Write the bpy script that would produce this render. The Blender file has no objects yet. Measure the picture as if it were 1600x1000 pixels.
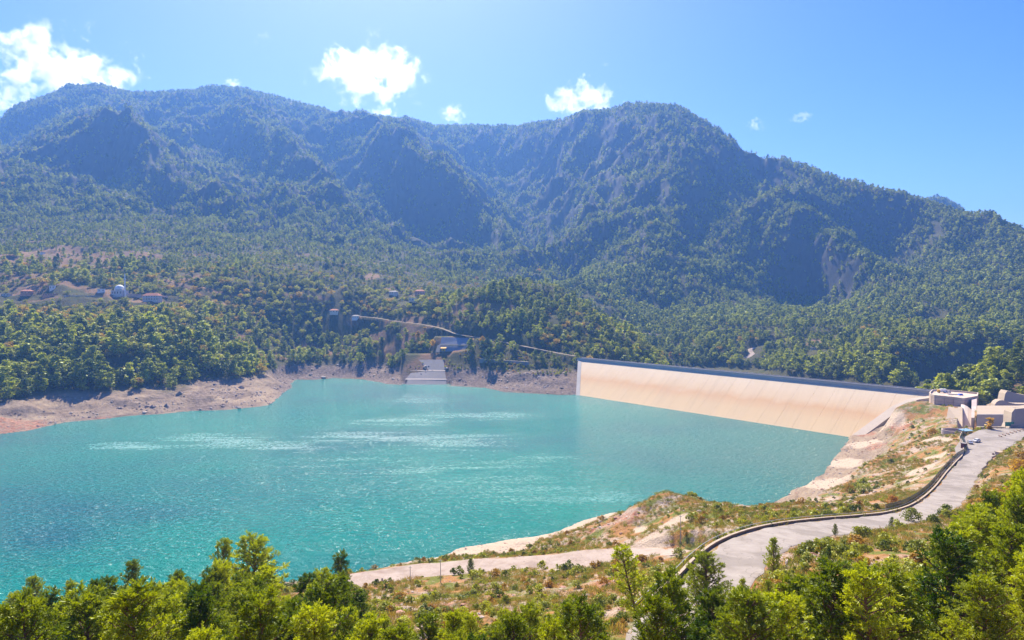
import bpy, math, random
import numpy as np
from mathutils import Vector, Matrix

R = math.radians
scene = bpy.context.scene
rng = np.random.default_rng(7)
random.seed(7)

# ---------------------------------------------------------------- camera
CAMZ = 100.5
PITCH = -1.72
F = 1067.0
cam_d = bpy.data.cameras.new("camera")
cam = bpy.data.objects.new("camera", cam_d)
scene.collection.objects.link(cam)
cam.location = (0, 0, CAMZ)
cam.rotation_euler = (R(90 + PITCH), 0, 0)
cam_d.lens = 24.0
cam_d.sensor_width = 36.0
cam_d.clip_start = 0.5
cam_d.clip_end = 90000
scene.camera = cam

# ---------------------------------------------------------------- world and sun
SUN_AZ = R(-12)      # measured from +Y towards +X
SUN_EL = R(47)
w = bpy.data.worlds.new("World")
scene.world = w
w.use_nodes = True
nt = w.node_tree
nt.nodes.clear()
sky = nt.nodes.new("ShaderNodeTexSky")
sky.sky_type = 'NISHITA'
sky.sun_disc = False
sky.sun_elevation = SUN_EL
sky.sun_rotation = SUN_AZ
sky.altitude = 300
sky.air_density = 1.0
sky.dust_density = 1.0
sky.ozone_density = 4.5
bg = nt.nodes.new("ShaderNodeBackground")
bg.inputs[1].default_value = 0.085
wo = nt.nodes.new("ShaderNodeOutputWorld")
hs = nt.nodes.new("ShaderNodeHueSaturation"); hs.inputs['Saturation'].default_value = 1.42; hs.inputs['Hue'].default_value = 0.525
nt.links.new(sky.outputs[0], hs.inputs['Color']); nt.links.new(hs.outputs[0], bg.inputs[0])
nt.links.new(bg.outputs[0], wo.inputs[0])

sun_d = bpy.data.lights.new("sun", 'SUN')
sun_d.energy = 5.0
sun_d.angle = R(0.53)
sun_d.color = (1.0, 0.90, 0.73)
sun = bpy.data.objects.new("sun", sun_d)
scene.collection.objects.link(sun)
sdir = Vector((math.sin(SUN_AZ) * math.cos(SUN_EL), math.cos(SUN_AZ) * math.cos(SUN_EL), math.sin(SUN_EL)))
sun.rotation_euler = sdir.to_track_quat('Z', 'Y').to_euler()
sun.location = (0, 0, 500)

scene.view_settings.view_transform = 'Standard'
scene.view_settings.look = 'None'
scene.view_settings.exposure = 1.2
scene.view_settings.gamma = 1.0
scene.render.engine = 'CYCLES'
cy = scene.cycles
cy.max_bounces = 6
cy.diffuse_bounces = 2
cy.glossy_bounces = 2
cy.transmission_bounces = 3
cy.transparent_max_bounces = 6
cy.volume_bounces = 4
cy.use_denoising = True
cy.sample_clamp_indirect = 4
cy.sample_clamp_direct = 0
cy.use_adaptive_sampling = True
cy.adaptive_threshold = 0.012
cy.caustics_reflective = False
cy.caustics_refractive = False
scene.render.use_persistent_data = False

# ---------------------------------------------------------------- pixel geometry (survey of the photograph)
cp, sp_ = math.cos(R(PITCH)), math.sin(R(PITCH))
def ray(px, py):
    u = (px - 800) / F; v = (500 - py) / F
    return (u, cp - v * sp_, sp_ + v * cp)
def atY(px, py, Y):
    d = ray(px, py); t = Y / d[1]
    return (d[0] * t, Y, CAMZ + d[2] * t)
def atZ(px, py, z):
    d = ray(px, py); t = (z - CAMZ) / d[2]
    return (d[0] * t, d[1] * t, z)

# ---------------------------------------------------------------- materials
def mat_new(name):
    m = bpy.data.materials.new(name); m.use_nodes = True
    m.node_tree.nodes.clear()
    return m, m.node_tree
def N(nt, t, **kw):
    n = nt.nodes.new(t)
    for k, v in kw.items():
        if k.startswith('i_'):
            n.inputs[k[2:].replace('_', ' ')].default_value = v
        else:
            setattr(n, k, v)
    return n
def ramp(nt, fac, stops, interp='LINEAR'):
    r = nt.nodes.new("ShaderNodeValToRGB")
    r.color_ramp.interpolation = interp
    el = r.color_ramp.elements
    while len(el) > 1: el.remove(el[-1])
    el[0].position = stops[0][0]; el[0].color = (*stops[0][1], 1)
    for p, c in stops[1:]:
        e = el.new(p); e.color = (*c, 1)
    nt.links.new(fac, r.inputs[0])
    return r.outputs[0]
def noise(nt, vec, scale, detail=4, rough=0.55, dist=0.0):
    n = nt.nodes.new("ShaderNodeTexNoise")
    n.inputs['Scale'].default_value = scale
    n.inputs['Detail'].default_value = detail
    n.inputs['Roughness'].default_value = rough
    n.inputs['Distortion'].default_value = dist
    if vec is not None: nt.links.new(vec, n.inputs['Vector'])
    return n.outputs[0]
def mixc(nt, fac, a, b, mode='MIX'):
    m = nt.nodes.new("ShaderNodeMix"); m.data_type = 'RGBA'; m.blend_type = mode
    if isinstance(fac, (int, float)): m.inputs[0].default_value = fac
    else: nt.links.new(fac, m.inputs[0])
    for k, s in ((6, a), (7, b)):
        if isinstance(s, tuple): m.inputs[k].default_value = (*s, 1)
        else: nt.links.new(s, m.inputs[k])
    return m.outputs[2]
def mth(nt, op, a, b=None, c=None, clamp=False):
    m = nt.nodes.new("ShaderNodeMath"); m.operation = op; m.use_clamp = clamp
    for k, s in enumerate((a, b, c)):
        if s is None: continue
        if isinstance(s, (int, float)): m.inputs[k].default_value = s
        else: nt.links.new(s, m.inputs[k])
    return m.outputs[0]
def pos(nt): return nt.nodes.new("ShaderNodeNewGeometry").outputs['Position']
def attr(nt, name):
    a = nt.nodes.new("ShaderNodeAttribute"); a.attribute_name = name
    return a.outputs['Fac']
def bump(nt, h, strength, dist):
    b = nt.nodes.new("ShaderNodeBump"); b.inputs['Strength'].default_value = strength
    b.inputs['Distance'].default_value = dist
    nt.links.new(h, b.inputs['Height']); return b.outputs[0]
def finish(nt, col, rough=0.85, normal=None, spec=0.3, metal=0.0):
    p = nt.nodes.new("ShaderNodeBsdfPrincipled")
    if isinstance(col, tuple): p.inputs['Base Color'].default_value = (*col, 1)
    else: nt.links.new(col, p.inputs['Base Color'])
    if isinstance(rough, (int, float)): p.inputs['Roughness'].default_value = rough
    else: nt.links.new(rough, p.inputs['Roughness'])
    p.inputs['Specular IOR Level'].default_value = spec
    p.inputs['Metallic'].default_value = metal
    if normal is not None: nt.links.new(normal, p.inputs['Normal'])
    o = nt.nodes.new("ShaderNodeOutputMaterial")
    nt.links.new(p.outputs[0], o.inputs[0])
    return p

def simple(name, col, rough=0.7, var=0.15, scale=1.5, metal=0.0, bmp=0.0, spec=0.3):
    m, t = mat_new(name)
    n = noise(t, pos(t), scale, 5, 0.6)
    lo = tuple(c * (1 - var) for c in col); hi = tuple(min(1, c * (1 + var)) for c in col)
    c = ramp(t, n, [(0.3, lo), (0.7, hi)])
    nb = bump(t, n, bmp, 0.1) if bmp else None
    finish(t, c, rough, nb, spec, metal)
    return m

def foliage(name, dark, light, autumn=None, aut=0.0, trans=0.45, nscale=0.35):
    """leaf material: colour varies by plant (random) and by clump (noise), light comes through the leaves"""
    m, t = mat_new(name)
    oi = t.nodes.new("ShaderNodeObjectInfo")
    n = noise(t, pos(t), nscale, 2, 0.6)
    f = mth(t, 'MULTIPLY_ADD', n, 0.9, mth(t, 'MULTIPLY_ADD', oi.outputs['Random'], 0.75, -0.35))
    c = ramp(t, f, [(0.05, dark), (0.75, light)])
    if autumn:
        wn = t.nodes.new("ShaderNodeTexWhiteNoise"); wn.noise_dimensions = '1D'
        t.links.new(oi.outputs['Random'], wn.inputs['W'])
        big = noise(t, pos(t), 0.004, 3, 0.6)
        k = mth(t, 'LESS_THAN', wn.outputs['Value'], mth(t, 'MULTIPLY_ADD', big, aut * 4, -aut, clamp=True))
        ac = ramp(t, wn.outputs['Value'], [(0.0, autumn), (aut, tuple(0.7 * v for v in autumn))])
        c = mixc(t, mth(t, 'MULTIPLY', k, 0.85), c, ac)
    d = t.nodes.new("ShaderNodeBsdfDiffuse"); t.links.new(c, d.inputs[0])
    tr = t.nodes.new("ShaderNodeBsdfTranslucent")
    tc = mixc(t, 1.0, c, (1.0, 1.0, 0.45), 'MULTIPLY')
    t.links.new(tc, tr.inputs[0])
    mx = t.nodes.new("ShaderNodeMixShader"); mx.inputs[0].default_value = trans
    t.links.new(d.outputs[0], mx.inputs[1]); t.links.new(tr.outputs[0], mx.inputs[2])
    g = t.nodes.new("ShaderNodeBsdfGlossy"); g.inputs['Roughness'].default_value = 0.5
    g.inputs[0].default_value = (0.9, 1, 0.8, 1)
    m2 = t.nodes.new("ShaderNodeMixShader"); m2.inputs[0].default_value = 0.04
    t.links.new(mx.outputs[0], m2.inputs[1]); t.links.new(g.outputs[0], m2.inputs[2])
    o = t.nodes.new("ShaderNodeOutputMaterial"); t.links.new(m2.outputs[0], o.inputs[0])
    return m

# ---------------------------------------------------------------- object helpers
COL = scene.collection
def tag(o, label=None, cat=None, group=None, kind=None):
    if label: o['label'] = label
    if cat: o['category'] = cat
    if group: o['group'] = group
    if kind: o['kind'] = kind
    return o
def empty(name, loc, rz=0, label=None, cat=None, group=None):
    o = bpy.data.objects.new(name, None); COL.objects.link(o)
    o.location = loc; o.rotation_euler = (0, 0, rz)
    o.empty_display_size = 0.5
    return tag(o, label, cat, group)
def mesh_np(name, verts, faces, mats=(), midx=None, smooth=False):
    """faces: (n,3) or (n,4) int array"""
    me = bpy.data.meshes.new(name)
    verts = np.asarray(verts, dtype=np.float32); faces = np.asarray(faces, dtype=np.int32)
    k = faces.shape[1]; n = len(faces)
    me.vertices.add(len(verts)); me.vertices.foreach_set('co', verts.ravel())
    me.loops.add(n * k); me.loops.foreach_set('vertex_index', faces.ravel())
    me.polygons.add(n)
    me.polygons.foreach_set('loop_start', np.arange(n, dtype=np.int32) * k)
    me.polygons.foreach_set('loop_total', np.full(n, k, dtype=np.int32))
    for m in mats: me.materials.append(m)
    if midx is not None: me.polygons.foreach_set('material_index', np.asarray(midx, dtype=np.int32))
    me.polygons.foreach_set('use_smooth', np.full(n, bool(smooth)))
    me.update(calc_edges=True)
    return me
def obj(name, me, parent=None, loc=None, rz=0):
    o = bpy.data.objects.new(name, me); COL.objects.link(o)
    if parent is not None: o.parent = parent
    if loc is not None: o.location = loc
    if rz: o.rotation_euler = (0, 0, rz)
    return o
class MB:
    """collects shapes into one mesh; coordinates are local to the thing"""
    def __init__(s): s.v = []; s.f = []
    def add(s, vs, fs):
        b = len(s.v); s.v += [tuple(p) for p in vs]; s.f += [tuple(i + b for i in f) for f in fs]
        return s
    def box(s, x0, x1, y0, y1, z0, z1, rz=0, c=(0, 0)):
        vs = []
        for z in (z0, z1):
            for x, y in ((x0, y0), (x1, y0), (x1, y1), (x0, y1)):
                X = c[0] + x * math.cos(rz) - y * math.sin(rz); Y = c[1] + x * math.sin(rz) + y * math.cos(rz)
                vs.append((X, Y, z))
        return s.add(vs, [(3, 2, 1, 0), (4, 5, 6, 7), (0, 1, 5, 4), (1, 2, 6, 5), (2, 3, 7, 6), (3, 0, 4, 7)])
    def cyl(s, p0, p1, r0, r1=None, n=10, cap=True):
        r1 = r0 if r1 is None else r1
        p0 = Vector(p0); p1 = Vector(p1); d = (p1 - p0).normalized()
        a = d.orthogonal().normalized(); b = d.cross(a)
        vs = [p0 + (a * math.cos(t) + b * math.sin(t)) * r0 for t in [2 * math.pi * i / n for i in range(n)]]
        vs += [p1 + (a * math.cos(t) + b * math.sin(t)) * r1 for t in [2 * math.pi * i / n for i in range(n)]]
        fs = [(i, (i + 1) % n, n + (i + 1) % n, n + i) for i in range(n)]
        if cap: fs += [tuple(range(n - 1, -1, -1)), tuple(range(n, 2 * n))]
        return s.add(vs, fs)
    def prism(s, pts, z0, z1):
        """pts: outline (x,y), counter-clockwise; z0/z1 numbers or lists"""
        n = len(pts)
        Z0 = z0 if hasattr(z0, '__len__') else [z0] * n
        Z1 = z1 if hasattr(z1, '__len__') else [z1] * n
        vs = [(p[0], p[1], Z0[i]) for i, p in enumerate(pts)] + [(p[0], p[1], Z1[i]) for i, p in enumerate(pts)]
        fs = [(i, (i + 1) % n, n + (i + 1) % n, n + i) for i in range(n)]
        fs += [tuple(range(n - 1, -1, -1)), tuple(range(n, 2 * n))]
        return s.add(vs, fs)
    def sweep(s, path, section, closed_section=True):
        """path: list of (point, right-vector, up-vector); section: list of (a,b) offsets"""
        n = len(section); b = len(s.v)
        for p, r_, u_ in path:
            for a, c in section:
                s.v.append((p[0] + r_[0] * a + u_[0] * c, p[1] + r_[1] * a + u_[1] * c, p[2] + r_[2] * a + u_[2] * c))
        for k in range(len(path) - 1):
            for i in range(n if closed_section else n - 1):
                j = (i + 1) % n
                s.f.append((b + k * n + i, b + k * n + j, b + (k + 1) * n + j, b + (k + 1) * n + i))
        if closed_section:
            s.f.append(tuple(b + i for i in range(n - 1, -1, -1)))
            s.f.append(tuple(b + (len(path) - 1) * n + i for i in range(n)))
        return s
    def build(s, name, m, parent=None, loc=None, smooth=False, bevel=0, rz=0):
        me = bpy.data.meshes.new(name); me.from_pydata(s.v, [], s.f)
        me.materials.append(m)
        import bmesh
        bm = bmesh.new(); bm.from_mesh(me); bmesh.ops.recalc_face_normals(bm, faces=bm.faces[:]); bm.to_mesh(me); bm.free()
        if smooth: me.polygons.foreach_set('use_smooth', [True] * len(me.polygons))
        o = obj(name, me, parent, loc, rz)
        if bevel:
            md = o.modifiers.new('bevel', 'BEVEL'); md.width = bevel; md.segments = 2; md.limit_method = 'ANGLE'
        return o

# ---------------------------------------------------------------- noise in numpy
def _hash(ix, iy, seed):
    h = (ix.astype(np.int64) * 374761393 + iy.astype(np.int64) * 668265263 + seed * 1442695041) & 0xffffffff
    h = ((h ^ (h >> 13)) * 1274126177) & 0xffffffff
    h = h ^ (h >> 16)
    return (h & 0xffffff) / float(0xffffff)
def vnoise(x, y, seed=0):
    ix = np.floor(x); iy = np.floor(y); fx = x - ix; fy = y - iy
    fx = fx * fx * fx * (fx * (fx * 6 - 15) + 10); fy = fy * fy * fy * (fy * (fy * 6 - 15) + 10)
    a = _hash(ix, iy, seed); b = _hash(ix + 1, iy, seed); c = _hash(ix, iy + 1, seed); d = _hash(ix + 1, iy + 1, seed)
    return (a * (1 - fx) + b * fx) * (1 - fy) + (c * (1 - fx) + d * fx) * fy
def fbm(x, y, oct=5, seed=0, gain=0.5):
    s = 0; a = 1; t = 0
    for o in range(oct):
        s = s + a * (vnoise(x, y, seed + o) * 2 - 1); t += a; a *= gain
        x, y = x * 1.63 + y * 1.17 + 3.1, y * 1.63 - x * 1.17 + 7.7
    return s / t
def ridged(x, y, oct=5, seed=0, gain=0.5):
    s = 0; a = 1; t = 0
    for o in range(oct):
        n = 1 - np.abs(vnoise(x, y, seed + o) * 2 - 1) * 1.6
        s = s + a * n; t += a; a *= gain
        x, y = x * 1.63 + y * 1.17 + 3.1, y * 1.63 - x * 1.17 + 7.7
    return s / t
def sstep(a, b, x):
    t = np.clip((x - a) / (b - a), 0, 1); return t * t * (3 - 2 * t)

# ---------------------------------------------------------------- survey points of the land: polylines of (px, py, distance)
POLY = []
def line(*pts, n=0):
    POLY.append(pts)
SKY = [(-500,330,2200),(-200,260,2500),(-60,215,2600),(0,188,2700),(20,168,2750),(50,157,2800),(88,149,2900),(100,137,2920),(150,136,2950),
  (190,143,3000),(205,148,3000),(240,148,3000),(300,142,3000),(330,135,3000),(380,140,3000),(420,149,3050),(470,161,3100),(510,179,3150),
  (560,185,3200),(600,186,3200),(650,188,3200),(665,197,3250),(720,198,3250),(800,200,3200),(830,194,3000),(870,188,2800),
  (905,179,2600),(960,174,2500),(975,167,2450),(1010,165,2400),(1060,169,2350),(1100,186,2250),(1125,201,2200),(1142,207,2180),
  (1158,234,2100),(1200,245,2050),(1260,262,1950),(1330,285,1850),(1400,305,1750),(1460,322,1700),(1510,332,1650),(1553,333,1600),
  (1566,348,1580),(1600,362,1550),(1750,400,1450),(1900,430,1350),(2200,455,1250)]
line(*SKY)
line(*[(p[0], p[1] + 60, p[2] * 1.12) for p in SKY])
line(*[(p[0], 400, p[2] * 1.5) for p in SKY[::3]])
line(*[(p[0], 440, 6500) for p in SKY[::6]])
line((1425,345,2700),(1440,313,2750),(1470,310,2800),(1500,325,2850),(1525,352,2850),(1600,410,2800),(1700,440,2700))
# spur A
line((-40,292,1850),(30,266,1900),(80,236,1950),(120,206,2000),(165,189,2000),(200,206,1950),(240,246,1850),(280,288,1770),(320,308,1700),(360,316,1660))
line((165,215,1970),(165,255,1925),(185,288,1880),(235,310,1740))
line((40,235,2400),(100,200,2350),(160,215,2250),(230,215,2300),(300,252,2200),(350,288,2120),(392,314,2060))
line((100,162,2750),(100,185,2550),(180,180,2600),(200,160,2800))
line((20,215,2600),(30,250,2350),(0,255,2250))
# ridge B
line((305,152,2900),(350,177,2620),(385,195,2450),(420,208,2330),(465,233,2200),(490,268,2080),(504,290,2010),(515,318,1930))
line((350,240,2450),(380,280,2200),(440,300,2060))
line((440,262,2180))
# gully B-C, ridge C
line((450,200,2800),(500,250,2600),(540,300,2350),(560,335,2080))
line((425,165,2950),(450,187,2750),(490,208,2650),(530,228,2600),(560,262,2450),(575,300,2200))
# ridge D, pinnacles
line((600,195,3000),(612,205,2600),(631,214,2350),(666,256,2230),(708,295,2130),(750,337,2030),(795,386,1910),(818,404,1850))
line((596,216,2400),(575,242,2350),(550,268,2330))
line((638,248,2200),(673,276,2140))
line((600,300,2250),(590,345,2080),(613,372,2080))
line((641,320,2110),(641,386,2060),(697,392,2010),(750,397,1935),(785,402,1880))
line((700,350,2060),(740,370,1975))
# valley behind D
line((700,225,3000),(735,275,2750),(775,325,2450),(812,372,2200),(835,405,2020),(852,432,1860))
line((760,215,3050),(800,250,2850),(820,300,2600))
line((850,225,2750),(830,270,2650),(838,320,2400))
line((905,225,2450),(880,270,2400),(858,330,2250),(855,370,2080))
line((890,240,2560),(870,300,2450))
line((950,220,2350),(935,270,2250),(900,320,2150),(880,360,2000))
line((935,245,2400),(905,300,2280))
# ridge E
line((1010,180,2330),(1057,212,2080),(1092,221,2060),(1127,238,2030),(1160,270,1980),(1180,292,1900))
line((1057,212,2080),(1026,238,2000),(1005,262,1940),(984,282,1900),(956,315,1830),(914,347,1780),(893,382,1700),(878,408,1650))
line((990,240,2200),(960,275,2100),(925,320,1980),(890,352,1880))
line((1110,277,1950),(1130,320,1880),(1150,350,1780))
line((1060,260,1900),(1050,300,1780),(1030,350,1650),(1000,400,1520))
line((1130,230,2180),(1165,262,2130),(1200,300,2000),(1210,330,1850))
line((1080,330,1800),(1090,380,1650),(1130,420,1520))
line((930,390,1700),(960,420,1550),(940,440,1450))
# ridge F
line((1200,290,1880),(1240,324,1640),(1300,368,1530),(1340,404,1440),(1388,436,1360),(1408,456,1300))
line((1240,340,1622),(1250,385,1590),(1265,430,1550),(1272,462,1510),(1340,462,1385))
line((1270,300,1850),(1300,340,1760),(1345,385,1720),(1395,428,1560))
line((1340,300,1800),(1345,330,1770),(1380,380,1700),(1420,410,1600),(1430,440,1480))
line((1480,340,1620),(1480,390,1500),(1470,430,1380),(1440,470,1220))
line((1555,340,1570),(1550,360,1520),(1560,400,1430),(1600,430,1330))
line((1520,380,1520),(1530,430,1360))
# apron on the left
line((-500,380,1500),(-100,285,1720),(0,272,1800),(60,272,1810),(110,278,1830),(160,292,1830),(220,314,1720),(300,329,1680),(400,322,1900),(440,305,1960),(475,284,1970),(510,302,1900),(545,337,1860),(580,354,1900),(640,392,2010),(740,400,1890),(820,410,1820))
line((-500,430,1250),(0,330,1450),(100,340,1430),(200,350,1400),(300,360,1400),(400,360,1500),(500,372,1600),(600,400,1640))
line((-500,455,1050),(0,380,1190),(100,392,1130),(150,405,1080),(220,400,1150),(300,400,1200),(400,405,1220),(500,410,1250),(600,425,1300),(700,415,1480),(780,420,1550))
line((-500,470,900),(0,435,960),(100,440,950),(187,462,920),(250,468,920),(300,450,980),(400,445,1020),(500,450,1060),(600,455,1100),(655,470,1080),(700,455,1180),(780,440,1450))
line((1000,450,1400),(900,450,1350),(850,450,1500))
line((-500,500,700),(0,478,860),(100,485,840),(200,492,830),(300,495,850),(400,495,960),(480,495,1000),(540,500,1000))
line((0,540,700),(100,540,700),(200,545,700),(300,545,750),(350,545,800),(410,545,890),(450,545,935),(520,540,965))
# centre left slopes and the wooded hill
line((560,562,905),(600,557,900),(640,545,890)); line((560,520,985),(600,515,945),(650,512,920))
line((600,488,985),(660,490,960),(700,495,930))
line((705,480,950),(730,464,975),(770,448,1000),(812,440,1020),(860,447,1010),(900,468,980),(950,500,925),(990,527,880),(1015,548,850))
line((760,500,900),(820,500,905),(880,505,890),(930,525,860)); line((850,470,960))
line((720,500,1080),(770,500,1120),(812,500,1160),(860,502,1150),(900,505,1150),(950,525,1080),(1000,560,980))
line((780,530,862),(850,540,840)); 
# far side of the valley behind the dam
line((950,480,1250),(1000,520,1180),(1050,528,1120),(1100,540,1050),(1150,550,1020),(1200,552,990),(1270,540,960))
line((1000,480,1350),(1100,480,1350),(1200,490,1250),(1300,495,1180),(1400,500,1120),(1500,505,1080),(1600,515,1040),(1800,510,1000))
line((1180,525,1080),(1250,525,1060),(1300,528,1020))
line((1230,560,900),(1290,562,850),(1350,575,780),(1400,592,720))
line((1100,640,900),(1200,640,830),(1300,650,760),(1380,665,690),(1460,700,640),(1560,700,660),(1700,680,700))
line((1440,562,862),(1440,532,885),(1500,531,890),(1560,535,890),(1600,545,880),(1800,540,880)); line((1440,600,850),(1500,600,855),(1560,600,850))
line((1470,640,835),(1540,635,830),(1600,625,820))
line((1495,612,600),(1530,592,600),(1560,582,590),(1600,572,580),(1800,540,560))
line((1500,640,520),(1540,640,500),(1600,625,500),(1800,600,470))
# right abutment and its hillside   (px, py, z) -> converted
ZL = []
def zline(*p): ZL.append(p)
zline((1440,619,31),(1456,629,28),(1480,634,28.5),(1500,637,28),(1485,652,28),(1475,665,28.5),(1460,700,28),(1440,730,26),(1400,760,22),(1350,775,19),(1300,785,17),(1262,786,12),(1215,792,7))
zline((1400,634,27),(1410,650,22),(1395,680,12),(1370,700,8),(1330,730,6),(1300,750,5),(1260,770,5))
zline((1394,664,12),(1377,674,7),(1350,690,5))
zline((1500,690,33.5),(1600,665,33),(1700,650,34),(2000,640,36)); zline((1520,660,30),(1560,655,30),(1600,650,31))
zline((1495,716,33),(1470,770,35),(1430,795,40),(1380,804,43),(1300,808,47),(1240,815,50),(1180,828,50),(1140,850,49),(1100,880,50))
zline((1600,720,41),(1590,760,45),(1570,800,50),(1520,830,54),(1700,740,48),(2100,740,60))
zline((1450,850,57),(1400,850,56),(1330,860,60),(1260,872,62),(1200,895,63),(1300,910,66))
zline((1600,850,66),(1500,900,68),(1700,850,74),(2100,850,84)); zline((1600,950,77),(1400,960,73),(1250,970,71),(1150,975,68),(1800,950,84))
# promontory
zline((1040,773,31),(1075,778,31),(1120,790,30),(1160,797,27)); zline((1000,790,27),(960,820,23),(925,842,19),(900,855,17))
zline((1100,830,36),(1060,835,32),(1020,845,29),(1150,825,41),(1200,808,40),(1060,800,32))
zline((1000,822,25),(975,850,24)); zline((1180,798,12),(1150,803,6))
# beach and track side
zline((700,870,6),(760,858,5),(830,845,5),(900,825,4),(940,812,3)); zline((700,876,14),(780,868,15),(860,862,17),(880,860,18))
zline((555,908,21),(650,893,21),(740,885,22),(850,878,23.5),(950,868,25.5),(1010,866,27),(1045,862,29.5))
zline((600,930,27),(700,915,27),(800,905,28),(900,900,30),(980,900,33),(1030,900,42))
zline((550,960,42),(620,960,40),(700,960,40),(800,955,41),(900,950,43),(980,950,50)); zline((650,1000,54),(750,1000,53),(850,1000,55),(950,1000,61),(1040,1000,67))
zline((-400,1000,52),(0,1000,57),(100,990,55),(200,985,55),(300,975,53),(400,970,51),(500,965,45)); zline((-400,970,25),(0,975,26),(150,960,26),(300,950,28),(400,945,28),(500,930,25))
zline((1118,914,61),(1085,950,62.5),(1050,1000,64.5))
YL = [(-1.4,20,83),(-.6,20,84),(0,20,84),(.6,20,85),(1.4,20,88),(-1.4,45,68),(-.7,45,70),(-.3,45,71),(0,45,72),(.4,45,74),(.8,45,76),(1.4,50,82),(-1.4,8,93),(0,8,93),(.7,8,93),(1.4,8,94)]

C = []
def resamp(pts3):
    out = []
    for i in range(len(pts3)):
        out.append(pts3[i])
        if i + 1 < len(pts3):
            a, b = pts3[i], pts3[i + 1]
            d = math.hypot(b[0] - a[0], b[1] - a[1]); k = int(d / 0.035)
            if d < 0.25:
                for j in range(1, k + 1):
                    t = j / (k + 1); out.append(tuple(a[m] * (1 - t) + b[m] * t for m in range(3)))
    return out
for L in POLY:
    q = []
    for px, py, Y in L:
        x, y, z = atY(px, py, Y); q.append((x / y, math.log(y), (z - CAMZ) / y))
    C += resamp(q)
for L in ZL:
    q = []
    for px, py, z in L:
        x, y, z = atZ(px, py, z); q.append((x / y, math.log(y), (z - CAMZ) / y))
    C += resamp(q)
for u, Y, z in YL: C.append((u, math.log(Y), (z - CAMZ) / Y))

# shoreline (all at water level z = 0)
SH_R = [(1329,685),(1312,705),(1300,720),(1288,738),(1275,745),(1262,757),(1240,765),(1215,782),(1190,797),(1150,806),(1100,812),(1050,812),(1000,803),(960,800),(915,812),(870,828),(830,838),(780,848),(720,856),
        (690,868),(640,878),(570,893),(500,905),(400,915),(300,925),(150,940),(0,960),(-400,1000)]
SH_L = [(-700,800),(-400,722),(-150,695),(0,678),(50,672),(100,660),(160,655),(200,650),(250,647),(300,642),(350,641),(400,636),(422,633),(432,624),(445,612),(456,606),(455,599),(462,593),
        (490,594),(520,591),(560,592),(590,597),(605,600),(632,602),(700,603),(760,606),(790,613),(830,615),(870,617),(900,617)]
shore = [atZ(px, py, 0)[:2] for px, py in SH_R + SH_L]
for x, y in shore[::1]:
    C.append((x / y, math.log(y), (0.8 - CAMZ) / y))
for px, py, zt in [(-400,630,24),(0,608,23),(100,600,22),(200,593,22),(300,585,22),(345,582,22),(400,576,20),(430,590,10),(480,572,14),(560,575,16)]:
    x, y, z = atZ(px, py, zt); C.append((x / y, math.log(y), (zt - CAMZ) / y))
C = np.array(C)
# drop near-duplicates
keep = []
for i in range(len(C)):
    if all((C[i,0]-C[j,0])**2 + (C[i,1]-C[j,1])**2 > 0.006**2 for j in keep): keep.append(i)
C = C[keep]
n = len(C)
D = np.sqrt((C[:,None,0]-C[None,:,0])**2 + (C[:,None,1]-C[None,:,1])**2 + 1e-6)
A = np.zeros((n+3, n+3)); A[:n,:n] = D - np.eye(n) * 0.0015
A[:n,n] = 1; A[:n,n+1] = C[:,0]; A[:n,n+2] = C[:,1]; A[n:,:n] = A[:n,n:].T
W = np.linalg.solve(A, np.concatenate([C[:,2], [0,0,0]]))
def rbf(u, l):
    sh = u.shape; u = u.ravel(); l = l.ravel(); out = np.empty(len(u))
    for k in range(0, len(u), 20000):
        a = u[k:k+20000, None]; b = l[k:k+20000, None]
        out[k:k+20000] = np.sqrt((a - C[None,:,0])**2 + (b - C[None,:,1])**2 + 1e-6) @ W[:n] + W[n] + a[:,0]*W[n+1] + b[:,0]*W[n+2]
    return out.reshape(sh)

# ---------------------------------------------------------------- dam layout
def v2(a): return np.array(a[:2], dtype=float)
P_near = v2(atZ(1453, 612, 33.5)); P_far = v2(atZ(905, 560, 33.5))
dd = (P_far - P_near); DL = np.linalg.norm(dd); dd = dd / DL
nu = np.array([-dd[1], dd[0]]);
if nu @ (-P_near) < 0: nu = -nu          # towards the reservoir
SLOPE = 1.4; ZTOP = 31.0; ZCREST = 35.0
def dam_tq(x, y):
    rx = x - P_near[0]; ry = y - P_near[1]
    return rx * dd[0] + ry * dd[1], rx * nu[0] + ry * nu[1]
def on_face(px, py):
    """point of the upstream face seen at a pixel -> (t along, z)"""
    d = ray(px, py)
    # z = ZTOP - q/SLOPE ; p = cam + s*d
    q0 = -(P_near @ nu); qd = d[0]*nu[0] + d[1]*nu[1]
    s = (ZTOP - q0 / SLOPE - CAMZ) / (d[2] + qd / SLOPE)
    x, y, z = d[0]*s, d[1]*s, CAMZ + d[2]*s
    t, q = dam_tq(x, y); return t, z
def dam_pt(t, q, z):
    p = P_near + dd * t + nu * q; return (p[0], p[1], z)
PL = [(-6.0, 31.0)] + [on_face(px, py) for px, py in ((1425,625),(1396,637),(1329,686))]   # right plinth line (t, z)
PL.append((PL[-1][0] + (PL[-1][0]-PL[-2][0]) * 1.2, PL[-1][1] + (PL[-1][1]-PL[-2][1]) * 1.2))
_tl, _zl = on_face(901, 617.5)
PR = [(DL + 1, 31.0), (_tl, _zl), (_tl - (DL + 1 - _tl) * 1.5 / 1.0, _zl - 46.5)]
print('dam left edge', PR)
def tleft(z):
    return np.interp(z, [p[1] for p in PR][::-1], [p[0] for p in PR][::-1])
def zlow_left(t):
    return float(np.interp(t, [p[0] for p in PR][::-1], [p[1] for p in PR][::-1])) if t > PR[-1][0] else -60.0
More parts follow.
